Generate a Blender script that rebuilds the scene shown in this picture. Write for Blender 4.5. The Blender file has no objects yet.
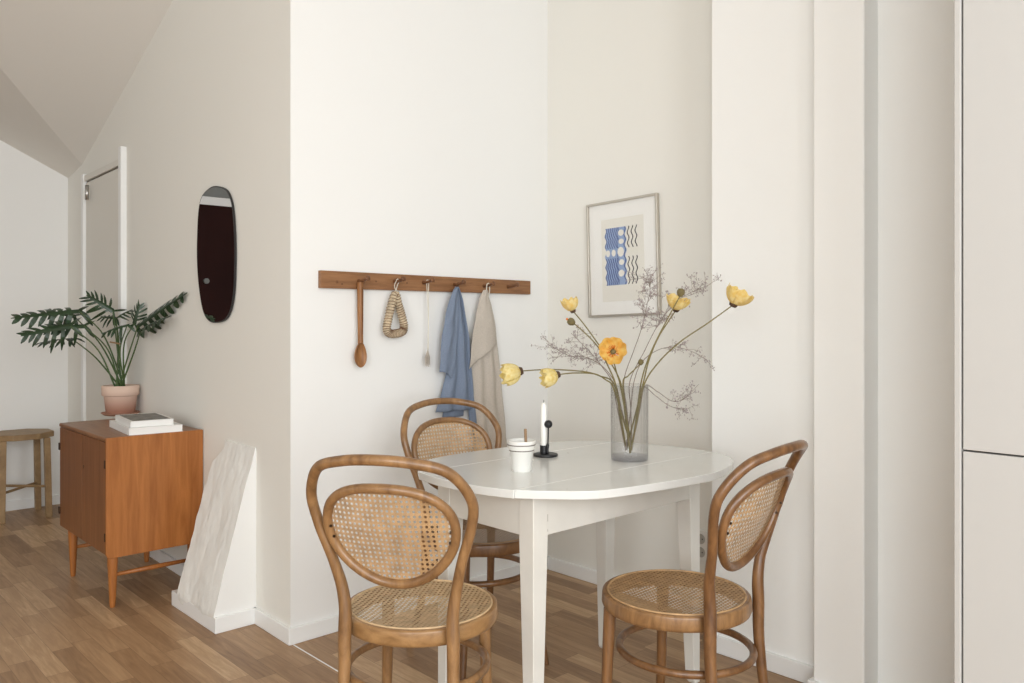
import bpy, bmesh, math, random
from mathutils import Vector, Matrix, Quaternion
from math import pi, sin, cos
random.seed(7)
COL = bpy.context.scene.collection

# ------------------------------------------------------------------ camera numbers
FPX, HZ, CH, CX = 815.0, 322.0, 1.2, 512.0
YAW = math.atan2(762, 815)
FW = Vector((sin(YAW), cos(YAW), 0)); RT = Vector((cos(YAW), -sin(YAW), 0))
def ray(px, py):
    return FW + RT * ((px - CX) / FPX) + Vector((0, 0, (HZ - py) / FPX))
CAM = Vector((0, 0, CH))
def at_d(px, py, d): return CAM + ray(px, py) * d
def on_y(px, py, Y):
    r = ray(px, py); return CAM + r * (Y / r.y)
def on_x(px, py, X):
    r = ray(px, py); return CAM + r * (X / r.x)
def on_z(px, py, z):
    r = ray(px, py); return CAM + r * ((z - CH) / r.z)
WA = 0.0229
def xa(y): return 1.47 + WA * (y - 2.78)
def on_a(px, py, off=0.0):
    r = ray(px, py); d = (1.47 - WA * 2.78 - off) / (r.x - WA * r.y); return CAM + r * d

# ------------------------------------------------------------------ materials
def nodes(name):
    m = bpy.data.materials.new(name); m.use_nodes = True
    nt = m.node_tree; return m, nt, nt.nodes['Principled BSDF']
def srgb(r, g, b):
    f = lambda c: (c / 255 / 12.92) if c / 255 <= .04045 else ((c / 255 + .055) / 1.055) ** 2.4
    return (f(r), f(g), f(b), 1)
def plain(name, col, rough=.5, metal=0, noise=.0, scale=20, bump=0, bscale=200, spec=.5, stretch=(1, 1, 1), coat=0):
    m, nt, b = nodes(name)
    b.inputs['Roughness'].default_value = rough; b.inputs['Metallic'].default_value = metal
    b.inputs['Specular IOR Level'].default_value = spec
    if coat: b.inputs['Coat Weight'].default_value = coat; b.inputs['Coat Roughness'].default_value = .15
    tc = nt.nodes.new('ShaderNodeTexCoord'); mp = nt.nodes.new('ShaderNodeMapping'); mp.inputs['Scale'].default_value = stretch
    nt.links.new(tc.outputs['Object'], mp.inputs['Vector'])
    if noise:
        n = nt.nodes.new('ShaderNodeTexNoise'); n.inputs['Scale'].default_value = scale; n.inputs['Detail'].default_value = 5
        nt.links.new(mp.outputs[0], n.inputs['Vector'])
        r = nt.nodes.new('ShaderNodeMapRange'); r.inputs[1].default_value = .3; r.inputs[2].default_value = .7
        r.inputs[3].default_value = 1 - noise; r.inputs[4].default_value = 1 + noise
        nt.links.new(n.outputs['Fac'], r.inputs[0])
        mx = nt.nodes.new('ShaderNodeVectorMath'); mx.operation = 'SCALE'; mx.inputs[0].default_value = col[:3]
        nt.links.new(r.outputs[0], mx.inputs['Scale']); nt.links.new(mx.outputs[0], b.inputs['Base Color'])
    else: b.inputs['Base Color'].default_value = col
    if bump:
        n = nt.nodes.new('ShaderNodeTexNoise'); n.inputs['Scale'].default_value = bscale; n.inputs['Detail'].default_value = 3
        nt.links.new(mp.outputs[0], n.inputs['Vector'])
        bp = nt.nodes.new('ShaderNodeBump'); bp.inputs['Strength'].default_value = bump; bp.inputs['Distance'].default_value = .01
        nt.links.new(n.outputs['Fac'], bp.inputs['Height']); nt.links.new(bp.outputs[0], b.inputs['Normal'])
    return m
def wood(name, c1, c2, rough=.4, stretch=(1, 1, 1), scale=12, spec=.5, coat=0):
    m, nt, b = nodes(name); b.inputs['Roughness'].default_value = rough; b.inputs['Specular IOR Level'].default_value = spec
    if coat: b.inputs['Coat Weight'].default_value = coat; b.inputs['Coat Roughness'].default_value = .2
    tc = nt.nodes.new('ShaderNodeTexCoord'); mp = nt.nodes.new('ShaderNodeMapping'); mp.inputs['Scale'].default_value = stretch
    nt.links.new(tc.outputs['Object'], mp.inputs['Vector'])
    n = nt.nodes.new('ShaderNodeTexNoise'); n.inputs['Scale'].default_value = scale; n.inputs['Detail'].default_value = 8; n.inputs['Roughness'].default_value = .65
    n.inputs['Distortion'].default_value = .6
    nt.links.new(mp.outputs[0], n.inputs['Vector'])
    r = nt.nodes.new('ShaderNodeValToRGB'); r.color_ramp.elements[0].position = .33; r.color_ramp.elements[1].position = .68
    r.color_ramp.elements[0].color = c1; r.color_ramp.elements[1].color = c2
    nt.links.new(n.outputs['Fac'], r.inputs[0]); nt.links.new(r.outputs[0], b.inputs['Base Color'])
    bp = nt.nodes.new('ShaderNodeBump'); bp.inputs['Strength'].default_value = .12; bp.inputs['Distance'].default_value = .002
    nt.links.new(n.outputs['Fac'], bp.inputs['Height']); nt.links.new(bp.outputs[0], b.inputs['Normal'])
    return m

M = {}
M['wall'] = plain('white_wall_paint', srgb(241, 240, 237), .75, bump=.03, bscale=120, spec=.2)
M['wall_lit'] = plain('lit_wall_paint', srgb(248, 248, 245), .7, bump=.03, bscale=120, spec=.2)  # white wall paint, lightened to carry the light on pier and pillar
M['wall_beige'] = plain('warm_wall_paint', srgb(237, 235, 228), .75, bump=.03, bscale=120, spec=.2)
M['ceil'] = plain('ceiling_paint', srgb(232, 228, 221), .85, spec=.1)
M['trim'] = plain('white_trim_paint', srgb(242, 242, 240), .4)
M['plaster'] = plain('rough_white_plaster', srgb(234, 233, 228), .9, noise=.03, scale=9, bump=.45, bscale=22, stretch=(1.6, 1.6, .5), spec=.1)
M['cabinet'] = plain('cabinet_paint', srgb(193, 191, 187), .5, spec=.3)
M['gap'] = plain('dark_gap', srgb(38, 34, 30), .8)
M['door_paint'] = plain('door_paint', srgb(228, 225, 217), .6, spec=.25)
M['maroon'] = plain('dark_brown_door', srgb(44, 20, 17), .6, noise=.1, scale=5, spec=.08)
M['hall_grey'] = plain('hall_shade_grey', srgb(120, 122, 118), .5)  # grey of the added shade panel, shared with the door fittings
M['steel'] = plain('steel', srgb(190, 188, 184), .3, 1)
M['bent'] = wood('bentwood_beech', srgb(112, 79, 48), srgb(163, 123, 80), .38, (1, 1, .25), 28, coat=.25)
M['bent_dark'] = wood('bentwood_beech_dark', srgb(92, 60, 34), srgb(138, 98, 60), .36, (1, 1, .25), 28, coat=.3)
M['bent_light'] = wood('bentwood_rim', srgb(128, 92, 54), srgb(174, 134, 88), .4, (1, 1, 2), 14, coat=.2)
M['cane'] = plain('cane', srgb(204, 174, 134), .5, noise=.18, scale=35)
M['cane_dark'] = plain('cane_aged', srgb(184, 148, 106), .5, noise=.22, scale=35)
M['cane_brown'] = plain('brown_cane', srgb(150, 120, 88), .55, noise=.2, scale=35)  # darker brown cane for the far chair's seat
M['table'] = plain('worn_white_table_paint', srgb(224, 224, 220), .22, noise=.025, scale=6, bump=.015, bscale=40, coat=.3)
M['table_leg'] = plain('table_leg_paint', srgb(222, 219, 211), .4, noise=.04, scale=9)
M['chip'] = plain('chipped_paint_mark', srgb(120, 108, 95), .7)
M['teak'] = wood('teak_side', srgb(148, 88, 38), srgb(180, 114, 58), .4, (6, 6, .5), 6)
M['teak_front'] = wood('teak_front', srgb(118, 76, 46), srgb(150, 101, 66), .36, (6, 7, .35), 7)
M['teak_top'] = wood('teak_top', srgb(128, 86, 56), srgb(154, 110, 77), .36, (6, .6, 6), 7)
M['brass'] = plain('dark_hinge', srgb(62, 44, 30), .4, .6)
M['rackwood'] = wood('rack_pine', srgb(122, 82, 50), srgb(158, 113, 75), .5, (.6, 6, 7), 9)
M['pegwood'] = wood('peg_wood', srgb(88, 54, 30), srgb(126, 82, 48), .5, (3, 3, 3), 12)
M['spoonwood'] = wood('spoon_wood', srgb(120, 76, 40), srgb(166, 115, 66), .5, (6, 6, .6), 14)
M['straw'] = plain('straw', srgb(198, 180, 152), .8, noise=.2, scale=60)
M['tassel'] = plain('grey_thread', srgb(186, 176, 164), .9)
M['cord'] = plain('pale_cord', srgb(222, 215, 200), .8)
def cloth(name, c):
    m = plain(name, c, .95, noise=.10, scale=260, bump=.35, bscale=500, spec=.1)
    return m
M['blue'] = cloth('blue_linen', srgb(128, 140, 160)); M['beige'] = cloth('beige_linen', srgb(198, 188, 176))
M['stoolwood'] = wood('stool_oak', srgb(134, 106, 72), srgb(165, 136, 98), .5, (1, 1, 1), 12)
M['terra'] = plain('terracotta', srgb(186, 140, 118), .85, noise=.07, scale=10, bump=.05)
# terracotta pot: chalky pale rim above, darker body below
_m, _nt, _b = nodes('terracotta_chalky'); _b.inputs['Roughness'].default_value = .85
_tc = _nt.nodes.new('ShaderNodeTexCoord'); _s = _nt.nodes.new('ShaderNodeSeparateXYZ'); _nt.links.new(_tc.outputs['Generated'], _s.inputs[0])
_r = _nt.nodes.new('ShaderNodeValToRGB'); _r.color_ramp.elements[0].color = srgb(164, 116, 96); _r.color_ramp.elements[1].color = srgb(222, 194, 176)
_r.color_ramp.elements[0].position = .1; _r.color_ramp.elements[1].position = .8
_nt.links.new(_s.outputs['Z'], _r.inputs[0]); _nt.links.new(_r.outputs[0], _b.inputs['Base Color']); M['pot'] = _m
M['soil'] = plain('soil', srgb(50, 38, 28), .95)
M['leaf'] = plain('philodendron_leaf', srgb(34, 58, 30), .38, noise=.25, scale=12)
M['petiole'] = plain('petiole', srgb(66, 88, 44), .5, noise=.15, scale=20)
M['paper'] = plain('book_paper', srgb(236, 235, 232), .7)
M['bookgrey'] = plain('book_cover_grey', srgb(120, 116, 110), .5, noise=.4, scale=30)
M['bookwhite'] = plain('book_cover_white', srgb(238, 237, 234), .5)
M['spine'] = plain('spine_shade', srgb(205, 196, 182), .6)
M['black'] = plain('black_metal', srgb(24, 24, 26), .45)
M['candle'] = plain('candle_wax', srgb(246, 244, 238), .5)
M['cup'] = plain('cup_glaze', srgb(236, 234, 228), .35)
M['band'] = plain('grey_band', srgb(120, 112, 104), .5)
M['stick'] = plain('stick_wood', srgb(150, 120, 88), .6)
M['stem'] = plain('poppy_stem', srgb(118, 106, 60), .6)
M['poddy'] = plain('poppy_pod', srgb(112, 100, 62), .7, noise=.2, scale=80)
M['twig'] = plain('dried_twig', srgb(138, 124, 114), .8)
M['bloom'] = plain('dried_bloom', srgb(172, 160, 158), .9)
M['socket'] = plain('socket_plastic', srgb(232, 230, 224), .35)
M['socket_in'] = plain('socket_recess', srgb(176, 172, 164), .4)
M['mat'] = plain('mat_board', srgb(246, 245, 241), .8)
M['print'] = plain('print_paper', srgb(236, 233, 224), .8)
M['pblue'] = plain('print_blue', srgb(150, 170, 206), .8)
M['pblue2'] = plain('print_deep_blue', srgb(84, 100, 150), .8)
M['pink'] = plain('print_black', srgb(62, 60, 66), .8)
M['frame'] = plain('silver_frame', srgb(196, 190, 180), .35, .85)
def petal_mat(name, c, c2):
    m, nt, b = nodes(name); b.inputs['Roughness'].default_value = .7
    tc = nt.nodes.new('ShaderNodeTexCoord'); n = nt.nodes.new('ShaderNodeTexNoise'); n.inputs['Scale'].default_value = 70
    nt.links.new(tc.outputs['Object'], n.inputs['Vector'])
    r = nt.nodes.new('ShaderNodeValToRGB'); r.color_ramp.elements[0].position = .35; r.color_ramp.elements[1].position = .65
    r.color_ramp.elements[0].color = c; r.color_ramp.elements[1].color = c2
    nt.links.new(n.outputs['Fac'], r.inputs[0]); nt.links.new(r.outputs[0], b.inputs['Base Color'])
    b.inputs['Subsurface Weight'].default_value = .0
    t = nt.nodes.new('ShaderNodeBsdfTranslucent'); nt.links.new(r.outputs[0], t.inputs['Color'])
    ms = nt.nodes.new('ShaderNodeMixShader'); ms.inputs[0].default_value = .35
    nt.links.new(b.outputs[0], ms.inputs[1]); nt.links.new(t.outputs[0], ms.inputs[2])
    nt.links.new(ms.outputs[0], nt.nodes['Material Output'].inputs['Surface']); return m
M['petal'] = petal_mat('yellow_petal', srgb(236, 204, 118), srgb(246, 226, 164))
M['petal_o'] = petal_mat('apricot_petal', srgb(236, 184, 84), srgb(242, 206, 120))
M['petal_p'] = petal_mat('pale_petal', srgb(230, 206, 124), srgb(244, 230, 172))
M['orange'] = plain('orange_centre', srgb(214, 122, 40), .8)
M['dark_c'] = plain('dark_centre', srgb(74, 52, 34), .8)
def glass(name, col, rough=0.02, edge=None, refl=1.0):
    # thin-walled glass: clear from every side, with a real mirror sheen
    m, nt, b = nodes(name); nt.nodes.remove(b)
    tr = nt.nodes.new('ShaderNodeBsdfTransparent'); tr.inputs[0].default_value = col
    if edge:
        l2 = nt.nodes.new('ShaderNodeLayerWeight'); l2.inputs[0].default_value = .5
        cm = nt.nodes.new('ShaderNodeMix'); cm.data_type = 'RGBA'; cm.inputs[6].default_value = col; cm.inputs[7].default_value = edge
        nt.links.new(l2.outputs['Facing'], cm.inputs[0]); nt.links.new(cm.outputs[2], tr.inputs[0])
    gl = nt.nodes.new('ShaderNodeBsdfGlossy'); gl.inputs['Roughness'].default_value = rough
    lw = nt.nodes.new('ShaderNodeLayerWeight'); lw.inputs[0].default_value = .5
    fr = nt.nodes.new('ShaderNodeMath'); fr.operation = 'POWER'; nt.links.new(lw.outputs['Facing'], fr.inputs[0]); fr.inputs[1].default_value = 4
    fm = nt.nodes.new('ShaderNodeMath'); fm.operation = 'MULTIPLY_ADD'; nt.links.new(fr.outputs[0], fm.inputs[0]); fm.inputs[1].default_value = .5 * refl; fm.inputs[2].default_value = .04 * refl; fr = fm
    mx = nt.nodes.new('ShaderNodeMixShader')
    nt.links.new(fr.outputs[0], mx.inputs[0]); nt.links.new(tr.outputs[0], mx.inputs[1]); nt.links.new(gl.outputs[0], mx.inputs[2])
    nt.links.new(mx.outputs[0], nt.nodes['Material Output'].inputs['Surface']); return m
M['glass'] = glass('smoky_glass', (.965, .965, .965, 1), .03, (.87, .87, .87, 1))
M['glass_base'] = glass('thick_glass_base', (.78, .78, .80, 1))
M['pane'] = glass('picture_glass', (.99, .99, .99, 1), .05, None, .25)
m, nt, b = nodes('mirror_glass'); b.inputs['Metallic'].default_value = 1; b.inputs['Roughness'].default_value = .01
b.inputs['Base Color'].default_value = (.72, .72, .72, 1); M['mirror'] = m
M['mirror_edge'] = plain('mirror_edge', srgb(40, 38, 38), .4)

# oak strip floor: strips run along Y, each with its own tone
def floor_mat():
    m, nt, b = nodes('oak_strip_floor'); L = nt.links.new
    def math_(op, a=None, b_=None):
        n = nt.nodes.new('ShaderNodeMath'); n.operation = op
        for i, v in enumerate((a, b_)):
            if v is None: continue
            if isinstance(v, (int, float)): n.inputs[i].default_value = v
            else: L(v, n.inputs[i])
        return n.outputs[0]
    tc = nt.nodes.new('ShaderNodeTexCoord'); s = nt.nodes.new('ShaderNodeSeparateXYZ'); L(tc.outputs['Object'], s.inputs[0])
    xs = math_('DIVIDE', s.outputs['X'], .073); row = math_('FLOOR', xs); fx = math_('FRACT', xs)
    wn = nt.nodes.new('ShaderNodeTexWhiteNoise'); wn.noise_dimensions = '1D'; L(row, wn.inputs['W'])
    ys = math_('DIVIDE', math_('ADD', s.outputs['Y'], math_('MULTIPLY', wn.outputs['Value'], 3.7)), .47)
    cell = math_('FLOOR', ys); fy = math_('FRACT', ys)
    cb = nt.nodes.new('ShaderNodeCombineXYZ'); L(row, cb.inputs[0]); L(cell, cb.inputs[1])
    w2 = nt.nodes.new('ShaderNodeTexWhiteNoise'); w2.noise_dimensions = '2D'; L(cb.outputs[0], w2.inputs['Vector'])
    # grain
    mp = nt.nodes.new('ShaderNodeMapping'); mp.inputs['Scale'].default_value = (26, 2.2, 1); L(tc.outputs['Object'], mp.inputs['Vector'])
    ad = nt.nodes.new('ShaderNodeVectorMath'); ad.operation = 'MULTIPLY_ADD'; L(w2.outputs['Color'], ad.inputs[0]); ad.inputs[1].default_value = (13, 17, 9); L(mp.outputs[0], ad.inputs[2])
    g = nt.nodes.new('ShaderNodeTexNoise'); g.inputs['Scale'].default_value = 1.6; g.inputs['Detail'].default_value = 7; g.inputs['Distortion'].default_value = 1.2
    g.inputs['Roughness'].default_value = .62; L(ad.outputs[0], g.inputs['Vector'])
    mixv = math_('ADD', math_('MULTIPLY', w2.outputs['Value'], .62), math_('MULTIPLY', math_('SUBTRACT', g.outputs['Fac'], .5), 1.1))
    mixv = math_('ADD', mixv, .18)
    r = nt.nodes.new('ShaderNodeValToRGB'); cr = r.color_ramp
    cr.elements[0].position = 0; cr.elements[0].color = srgb(132, 101, 73)
    cr.elements[1].position = 1; cr.elements[1].color = srgb(212, 181, 143)
    e = cr.elements.new(.35); e.color = srgb(160, 127, 94); e = cr.elements.new(.7); e.color = srgb(184, 150, 114)
    L(mixv, r.inputs[0])
    ex = math_('MINIMUM', fx, math_('SUBTRACT', 1.0, fx)); ey = math_('MINIMUM', fy, math_('SUBTRACT', 1.0, fy))
    gx = math_('LESS_THAN', ex, .012); gy = math_('LESS_THAN', ey, .0025); gp = math_('MAXIMUM', gx, gy)
    mx = nt.nodes.new('ShaderNodeMix'); mx.data_type = 'RGBA'; L(math_('MULTIPLY', gp, .45), mx.inputs[0]); L(r.outputs[0], mx.inputs[6]); mx.inputs[7].default_value = srgb(70, 48, 30)
    L(mx.outputs[2], b.inputs['Base Color']); b.inputs['Roughness'].default_value = .42; b.inputs['Specular IOR Level'].default_value = .35
    bp = nt.nodes.new('ShaderNodeBump'); bp.inputs['Strength'].default_value = .15; bp.inputs['Distance'].default_value = .002
    L(math_('SUBTRACT', g.outputs['Fac'], gp), bp.inputs['Height']); L(bp.outputs[0], b.inputs['Normal'])
    return m
M['floor'] = floor_mat()

# ------------------------------------------------------------------ mesh helpers
def link(name, bm, mat, parent=None, smooth=False, bevel=0, auto=None):
    me = bpy.data.meshes.new(name); bmesh.ops.recalc_face_normals(bm, faces=bm.faces[:]); bm.to_mesh(me); bm.free()
    mats = mat if isinstance(mat, (list, tuple)) else [mat]
    for q in mats: me.materials.append(M[q] if isinstance(q, str) else q)
    o = bpy.data.objects.new(name, me); COL.objects.link(o)
    if smooth: me.polygons.foreach_set('use_smooth', [True] * len(me.polygons))
    if auto: me.set_sharp_from_angle(angle=math.radians(auto))
    if bevel:
        bv = o.modifiers.new('bevel', 'BEVEL'); bv.width = bevel; bv.segments = 3; bv.limit_method = 'ANGLE'; bv.angle_limit = math.radians(40)
    if parent: o.parent = parent
    return o
def empty(name, loc=(0, 0, 0), rz=0):
    o = bpy.data.objects.new(name, None); COL.objects.link(o); o.location = loc; o.rotation_euler = (0, 0, rz); o.empty_display_size = .05; return o
def tag(o, label, cat, group=None):
    o['label'] = label; o['category'] = cat
    if group: o['group'] = group
    return o
def struct(name, bm, mat, parent=None, **k):
    o = link(name, bm, mat, parent, **k)
    if not parent: o['kind'] = 'structure'
    return o
def B(): return bmesh.new()
def box(bm, a, b, mi=0):
    a, b = Vector(a), Vector(b); v = []
    for z in (a.z, b.z):
        for x, y in ((a.x, a.y), (b.x, a.y), (b.x, b.y), (a.x, b.y)): v.append(bm.verts.new((x, y, z)))
    for f in ((0, 3, 2, 1), (4, 5, 6, 7), (0, 1, 5, 4), (1, 2, 6, 5), (2, 3, 7, 6), (3, 0, 4, 7)):
        fc = bm.faces.new([v[i] for i in f]); fc.material_index = mi
    return bm
def prism(bm, pts, z0, z1, mi=0):
    lo = [bm.verts.new((p[0], p[1], z0)) for p in pts]; hi = [bm.verts.new((p[0], p[1], z1)) for p in pts]
    n = len(pts); fs = [bm.faces.new(lo[::-1]), bm.faces.new(hi)]
    for i in range(n): fs.append(bm.faces.new((lo[i], lo[(i + 1) % n], hi[(i + 1) % n], hi[i])))
    for f in fs: f.material_index = mi
    return bm
def tube(bm, pts, r, n=12, closed=False, flat=1.0, mi=0):
    pts = [Vector(p) for p in pts]; N = len(pts); rr = r if isinstance(r, (list, tuple)) else [r] * N
    rings = []; up = None
    for i, p in enumerate(pts):
        if closed: t = pts[(i + 1) % N] - pts[i - 1]
        else: t = pts[min(i + 1, N - 1)] - pts[max(i - 1, 0)]
        t.normalize()
        if up is None:
            up = Vector((0, 0, 1)) if abs(t.z) < .9 else Vector((0, 1, 0))
        up = (up - t * up.dot(t)); 
        if up.length < 1e-6: up = t.orthogonal()
        up.normalize(); sd = t.cross(up)
        rings.append([bm.verts.new(p + (sd * cos(2 * pi * k / n) + up * sin(2 * pi * k / n) * flat) * rr[i]) for k in range(n)])
    for i in range(N if closed else N - 1):
        a, b = rings[i], rings[(i + 1) % N]; off = 0
        if closed and i == N - 1:
            off = min(range(n), key=lambda o: (a[0].co - b[o].co).length)
        for k in range(n):
            f = bm.faces.new((a[k], a[(k + 1) % n], b[(k + 1 + off) % n], b[(k + off) % n])); f.material_index = mi
    if not closed:
        for q in (rings[0][::-1], rings[-1]):
            f = bm.faces.new(q); f.material_index = mi
    return bm
def lathe(bm, prof, c=(0, 0, 0), n=40, mi=0, sx=1, sy=1, flute=0, nf=0):
    c = Vector(c); rings = []
    for r, z in prof:
        if r < 1e-5: rings.append([bm.verts.new(c + Vector((0, 0, z)))])
        else:
            ring = []
            for k in range(n):
                a = 2 * pi * k / n; rr_ = r * (1 + flute * cos(a * nf)); ring.append(bm.verts.new(c + Vector((rr_ * cos(a) * sx, rr_ * sin(a) * sy, z))))
            rings.append(ring)
    for a, b in zip(rings, rings[1:]):
        if len(a) == 1 and len(b) == 1: continue
        for k in range(n):
            if len(a) == 1: f = bm.faces.new((a[0], b[k], b[(k + 1) % n]))
            elif len(b) == 1: f = bm.faces.new((a[k], a[(k + 1) % n], b[0]))
            else: f = bm.faces.new((a[k], a[(k + 1) % n], b[(k + 1) % n], b[k]))
            f.material_index = mi
    return bm
def crv(P, n=8, closed=False):
    P = [Vector(p) for p in P]
    Q = [P[-1]] + P + [P[0], P[1]] if closed else [2 * P[0] - P[1]] + P + [2 * P[-1] - P[-2]]
    out = []
    for i in range(1, len(Q) - 2):
        a, b, c, d = Q[i - 1:i + 3]
        for k in range(n):
            t = k / n; out.append(.5 * (2 * b + (c - a) * t + (2 * a - 5 * b + 4 * c - d) * t * t + (3 * b - a - 3 * c + d) * t ** 3))
    if not closed: out.append(P[-1].copy())
    return out
def copy_tree(o, parent=None):
    c = o.copy(); COL.objects.link(c)
    if parent: c.parent = parent
    for ch in list(o.children): copy_tree(ch, c)
    return c

# ------------------------------------------------------------------ room shell
HT = 3.177
bm = B(); box(bm, (-3.1, -3.1, -.06), (3.0, 6.1, 0)); struct('floor', bm, 'floor')
bm = B(); box(bm, (1.4725, -2.0, -.001), (1.4775, 2.765, .0012)); o = struct('trim_1', bm, 'trim')
bm = B(); prism(bm, [(1.47, 2.78), (1.57, 2.88), (1.643, 5.97), (xa(5.97), 5.97)], 0, 3.3); struct('wall_left', bm, 'wall_beige')
bm = B(); prism(bm, [(1.47, 2.78), (2.84, 2.78), (2.94, 2.88), (1.57, 2.88)], 0, 3.3); struct('wall_back', bm, 'wall')
bm = B(); prism(bm, [(2.837, 1.60), (2.94, 1.60), (2.94, 2.88), (2.837, 2.78)], 0, 3.3); struct('wall_right', bm, 'wall_beige')
bm = B(); prism(bm, [(2.571, -1.6), (2.94, -1.6), (2.94, 1.6), (2.84, 1.678), (2.571, 1.678)], 0, 3.3); struct('wall_pier', bm, 'wall_lit')
bm = B(); prism(bm, [(2.47, 1.077), (2.575, 1.077), (2.575, 1.240), (2.47, 1.240)], 0, 3.3); struct('wall_pillar', bm, 'wall_lit', bevel=.006)
bm = B(); box(bm, (-3.1, 5.97, 0), (1.75, 6.08, 3.3)); struct('wall_hall', bm, 'wall')
bm = B(); box(bm, (-3.1, -3.1, 0), (-3.0, 5.97, 3.3)); struct('wall_far_left', bm, 'wall')
# ceilings: flat field plus two sloping attic planes meeting at a crease
A1 = Vector((xa(5.628), 5.628, 2.194)); A0 = Vector((1.47, 2.78, HT)); C2 = Vector((-.095, 3.78, HT))
G1 = Vector((xa(5.97), 5.97, 2.157)); G2 = Vector((-.51, 5.97, HT))
def slab(pts, th=.08):
    bm = B(); lo = [bm.verts.new(p) for p in pts]; hi = [bm.verts.new(Vector(p) + Vector((0, 0, th))) for p in pts]; n = len(pts)
    bm.faces.new(lo); bm.faces.new(hi[::-1])
    for i in range(n): bm.faces.new((lo[i], hi[i], hi[(i + 1) % n], lo[(i + 1) % n]))
    return bm
struct('ceiling', slab([(-3.1, -3.1, HT), (3.0, -3.1, HT), (3.0, 2.78, HT), tuple(A0), tuple(C2), tuple(G2), (-3.1, 5.97, HT)]), 'ceil')
ex = Vector((.05, 0, 0))
struct('ceiling_slope', slab([A1 + ex, A0 + ex, A0, C2, A1]), 'ceil')
gx = Vector((0, .09, -.096 * .09)); ex2 = Vector((.06, 0, -.03))
struct('ceiling_hip', slab([A1, C2, G2, G2 + gx, G1 + gx + ex2, A1 + ex2]), 'ceil')

# baseboards
BH, BT = .062, .013
def bb(name, pts):   # pts: footprint quad
    bm = B(); prism(bm, pts, 0, BH); return struct(name, bm, 'trim', bevel=.003)
bb('baseboard_left', [(1.47 - BT, 2.78 - BT), (1.475, 2.78), (xa(3.085), 3.085), (xa(3.085) - BT, 3.085)])
bb('baseboard_left_hall', [(xa(3.5) - BT, 3.5), (xa(3.5), 3.5), (xa(4.72), 4.72), (xa(4.72) - BT, 4.72)])
bb('baseboard_back', [(1.47 - BT, 2.78 - BT), (2.837 - BT, 2.78 - BT), (2.837, 2.78), (1.47, 2.78)])
bb('baseboard_right', [(2.837 - BT, 1.66), (2.84, 1.66), (2.84, 2.78), (2.837 - BT, 2.78 - BT)])
bb('baseboard_pier', [(2.571 - BT, 1.240), (2.575, 1.240), (2.575, 1.678 + BT), (2.571 - BT, 1.678 + BT)])
bb('baseboard_pillar', [(2.47 - BT, 1.077 - BT), (2.571, 1.077 - BT), (2.571, 1.240 + BT), (2.47 - BT, 1.240 + BT)])
bb('baseboard_niche', [(2.571 - BT, .67), (2.575, .67), (2.575, 1.064), (2.571 - BT, 1.064)])
bb('baseboard_hall', [(.93, 5.97 - BT), (xa(5.97), 5.97 - BT), (xa(5.97), 5.975), (.93, 5.975)])

# buttress: rough plaster face that leans back into the left wall
def buttress():
    ridge = [(213.6, 617), (224, 572), (235, 528), (245, 487), (252, 463), (259, 447.5)]
    left = [(179, 590), (190, 545), (199, 507), (206, 483), (212, 461), (223, 449)]
    R = [on_y(px, py, 3.076) for px, py in ridge]
    R[-1].x = xa(3.076) - .004
    prof = [(p.x, p.z) for p in R]
    prof = [(1.318, 0.0)] + prof
    def xz(z):
        for (x0, z0), (x1, z1) in zip(prof, prof[1:]):
            if z0 <= z <= z1: return x0 + (x1 - x0) * (z - z0) / (z1 - z0)
        return prof[-1][0]
    # far-side silhouette: solve Y where the sloped face meets the pixel ray
    L = []
    for px, py in left:
        x = 1.32
        for _ in range(40): p = on_x(px, py, x); x = .5 * x + .5 * xz(max(0, p.z))
        L.append((p.z, p.y))
    L = [(0, L[0][1])] + sorted(L)
    def yz(z):
        for (z0, y0), (z1, y1) in zip(L, L[1:]):
            if z0 <= z <= z1: return y0 + (y1 - y0) * (z - z0) / max(1e-6, z1 - z0)
        return L[-1][1]
    ztop = prof[-1][1]; nz, ny = 44, 22; bm = B(); g = []
    rnd = random.Random(3)
    from mathutils import noise
    for i in range(nz + 1):
        z = ztop * i / nz; row = []; y1 = yz(z) ; x = xz(z)
        for j in range(ny + 1):
            t = j / ny; y = 3.076 + (y1 - 3.076) * t
            dx = 0 if i == nz else .008 * noise.noise((y * 9, z * 4, 0)) + .004 * noise.noise((y * 40, z * 25, 2))
            dx *= min(1, t * 4) ; xx = x + dx + .03 * max(0, t - .85) / .15 * 0
            row.append(bm.verts.new((min(xx, xa(y) - .001), y, z)))
        g.append(row)
    for i in range(nz):
        for j in range(ny): bm.faces.new((g[i][j], g[i][j + 1], g[i + 1][j + 1], g[i + 1][j]))
    fr = [bm.verts.new((xa(3.076) + .02, 3.076, ztop * i / nz)) for i in range(nz + 1)]
    bk = [bm.verts.new((xa(yz(ztop * i / nz)) + .02, yz(ztop * i / nz), ztop * i / nz)) for i in range(nz + 1)]
    for i in range(nz):
        f = bm.faces.new((g[i][0], g[i + 1][0], fr[i + 1], fr[i])); f.material_index = 1
        bm.faces.new((g[i][ny], bk[i], bk[i + 1], g[i + 1][ny]))
    bm.faces.new(g[nz] + [bk[nz], fr[nz]])
    o = struct('wall_buttress', bm, ['plaster', 'wall'], smooth=True, auto=50)
    bb('baseboard_buttress', [(1.318 - BT, 3.076 - BT), (xa(3.08), 3.076 - BT), (xa(3.5), 3.51), (1.318 - BT, 3.51)])
buttress()

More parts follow.
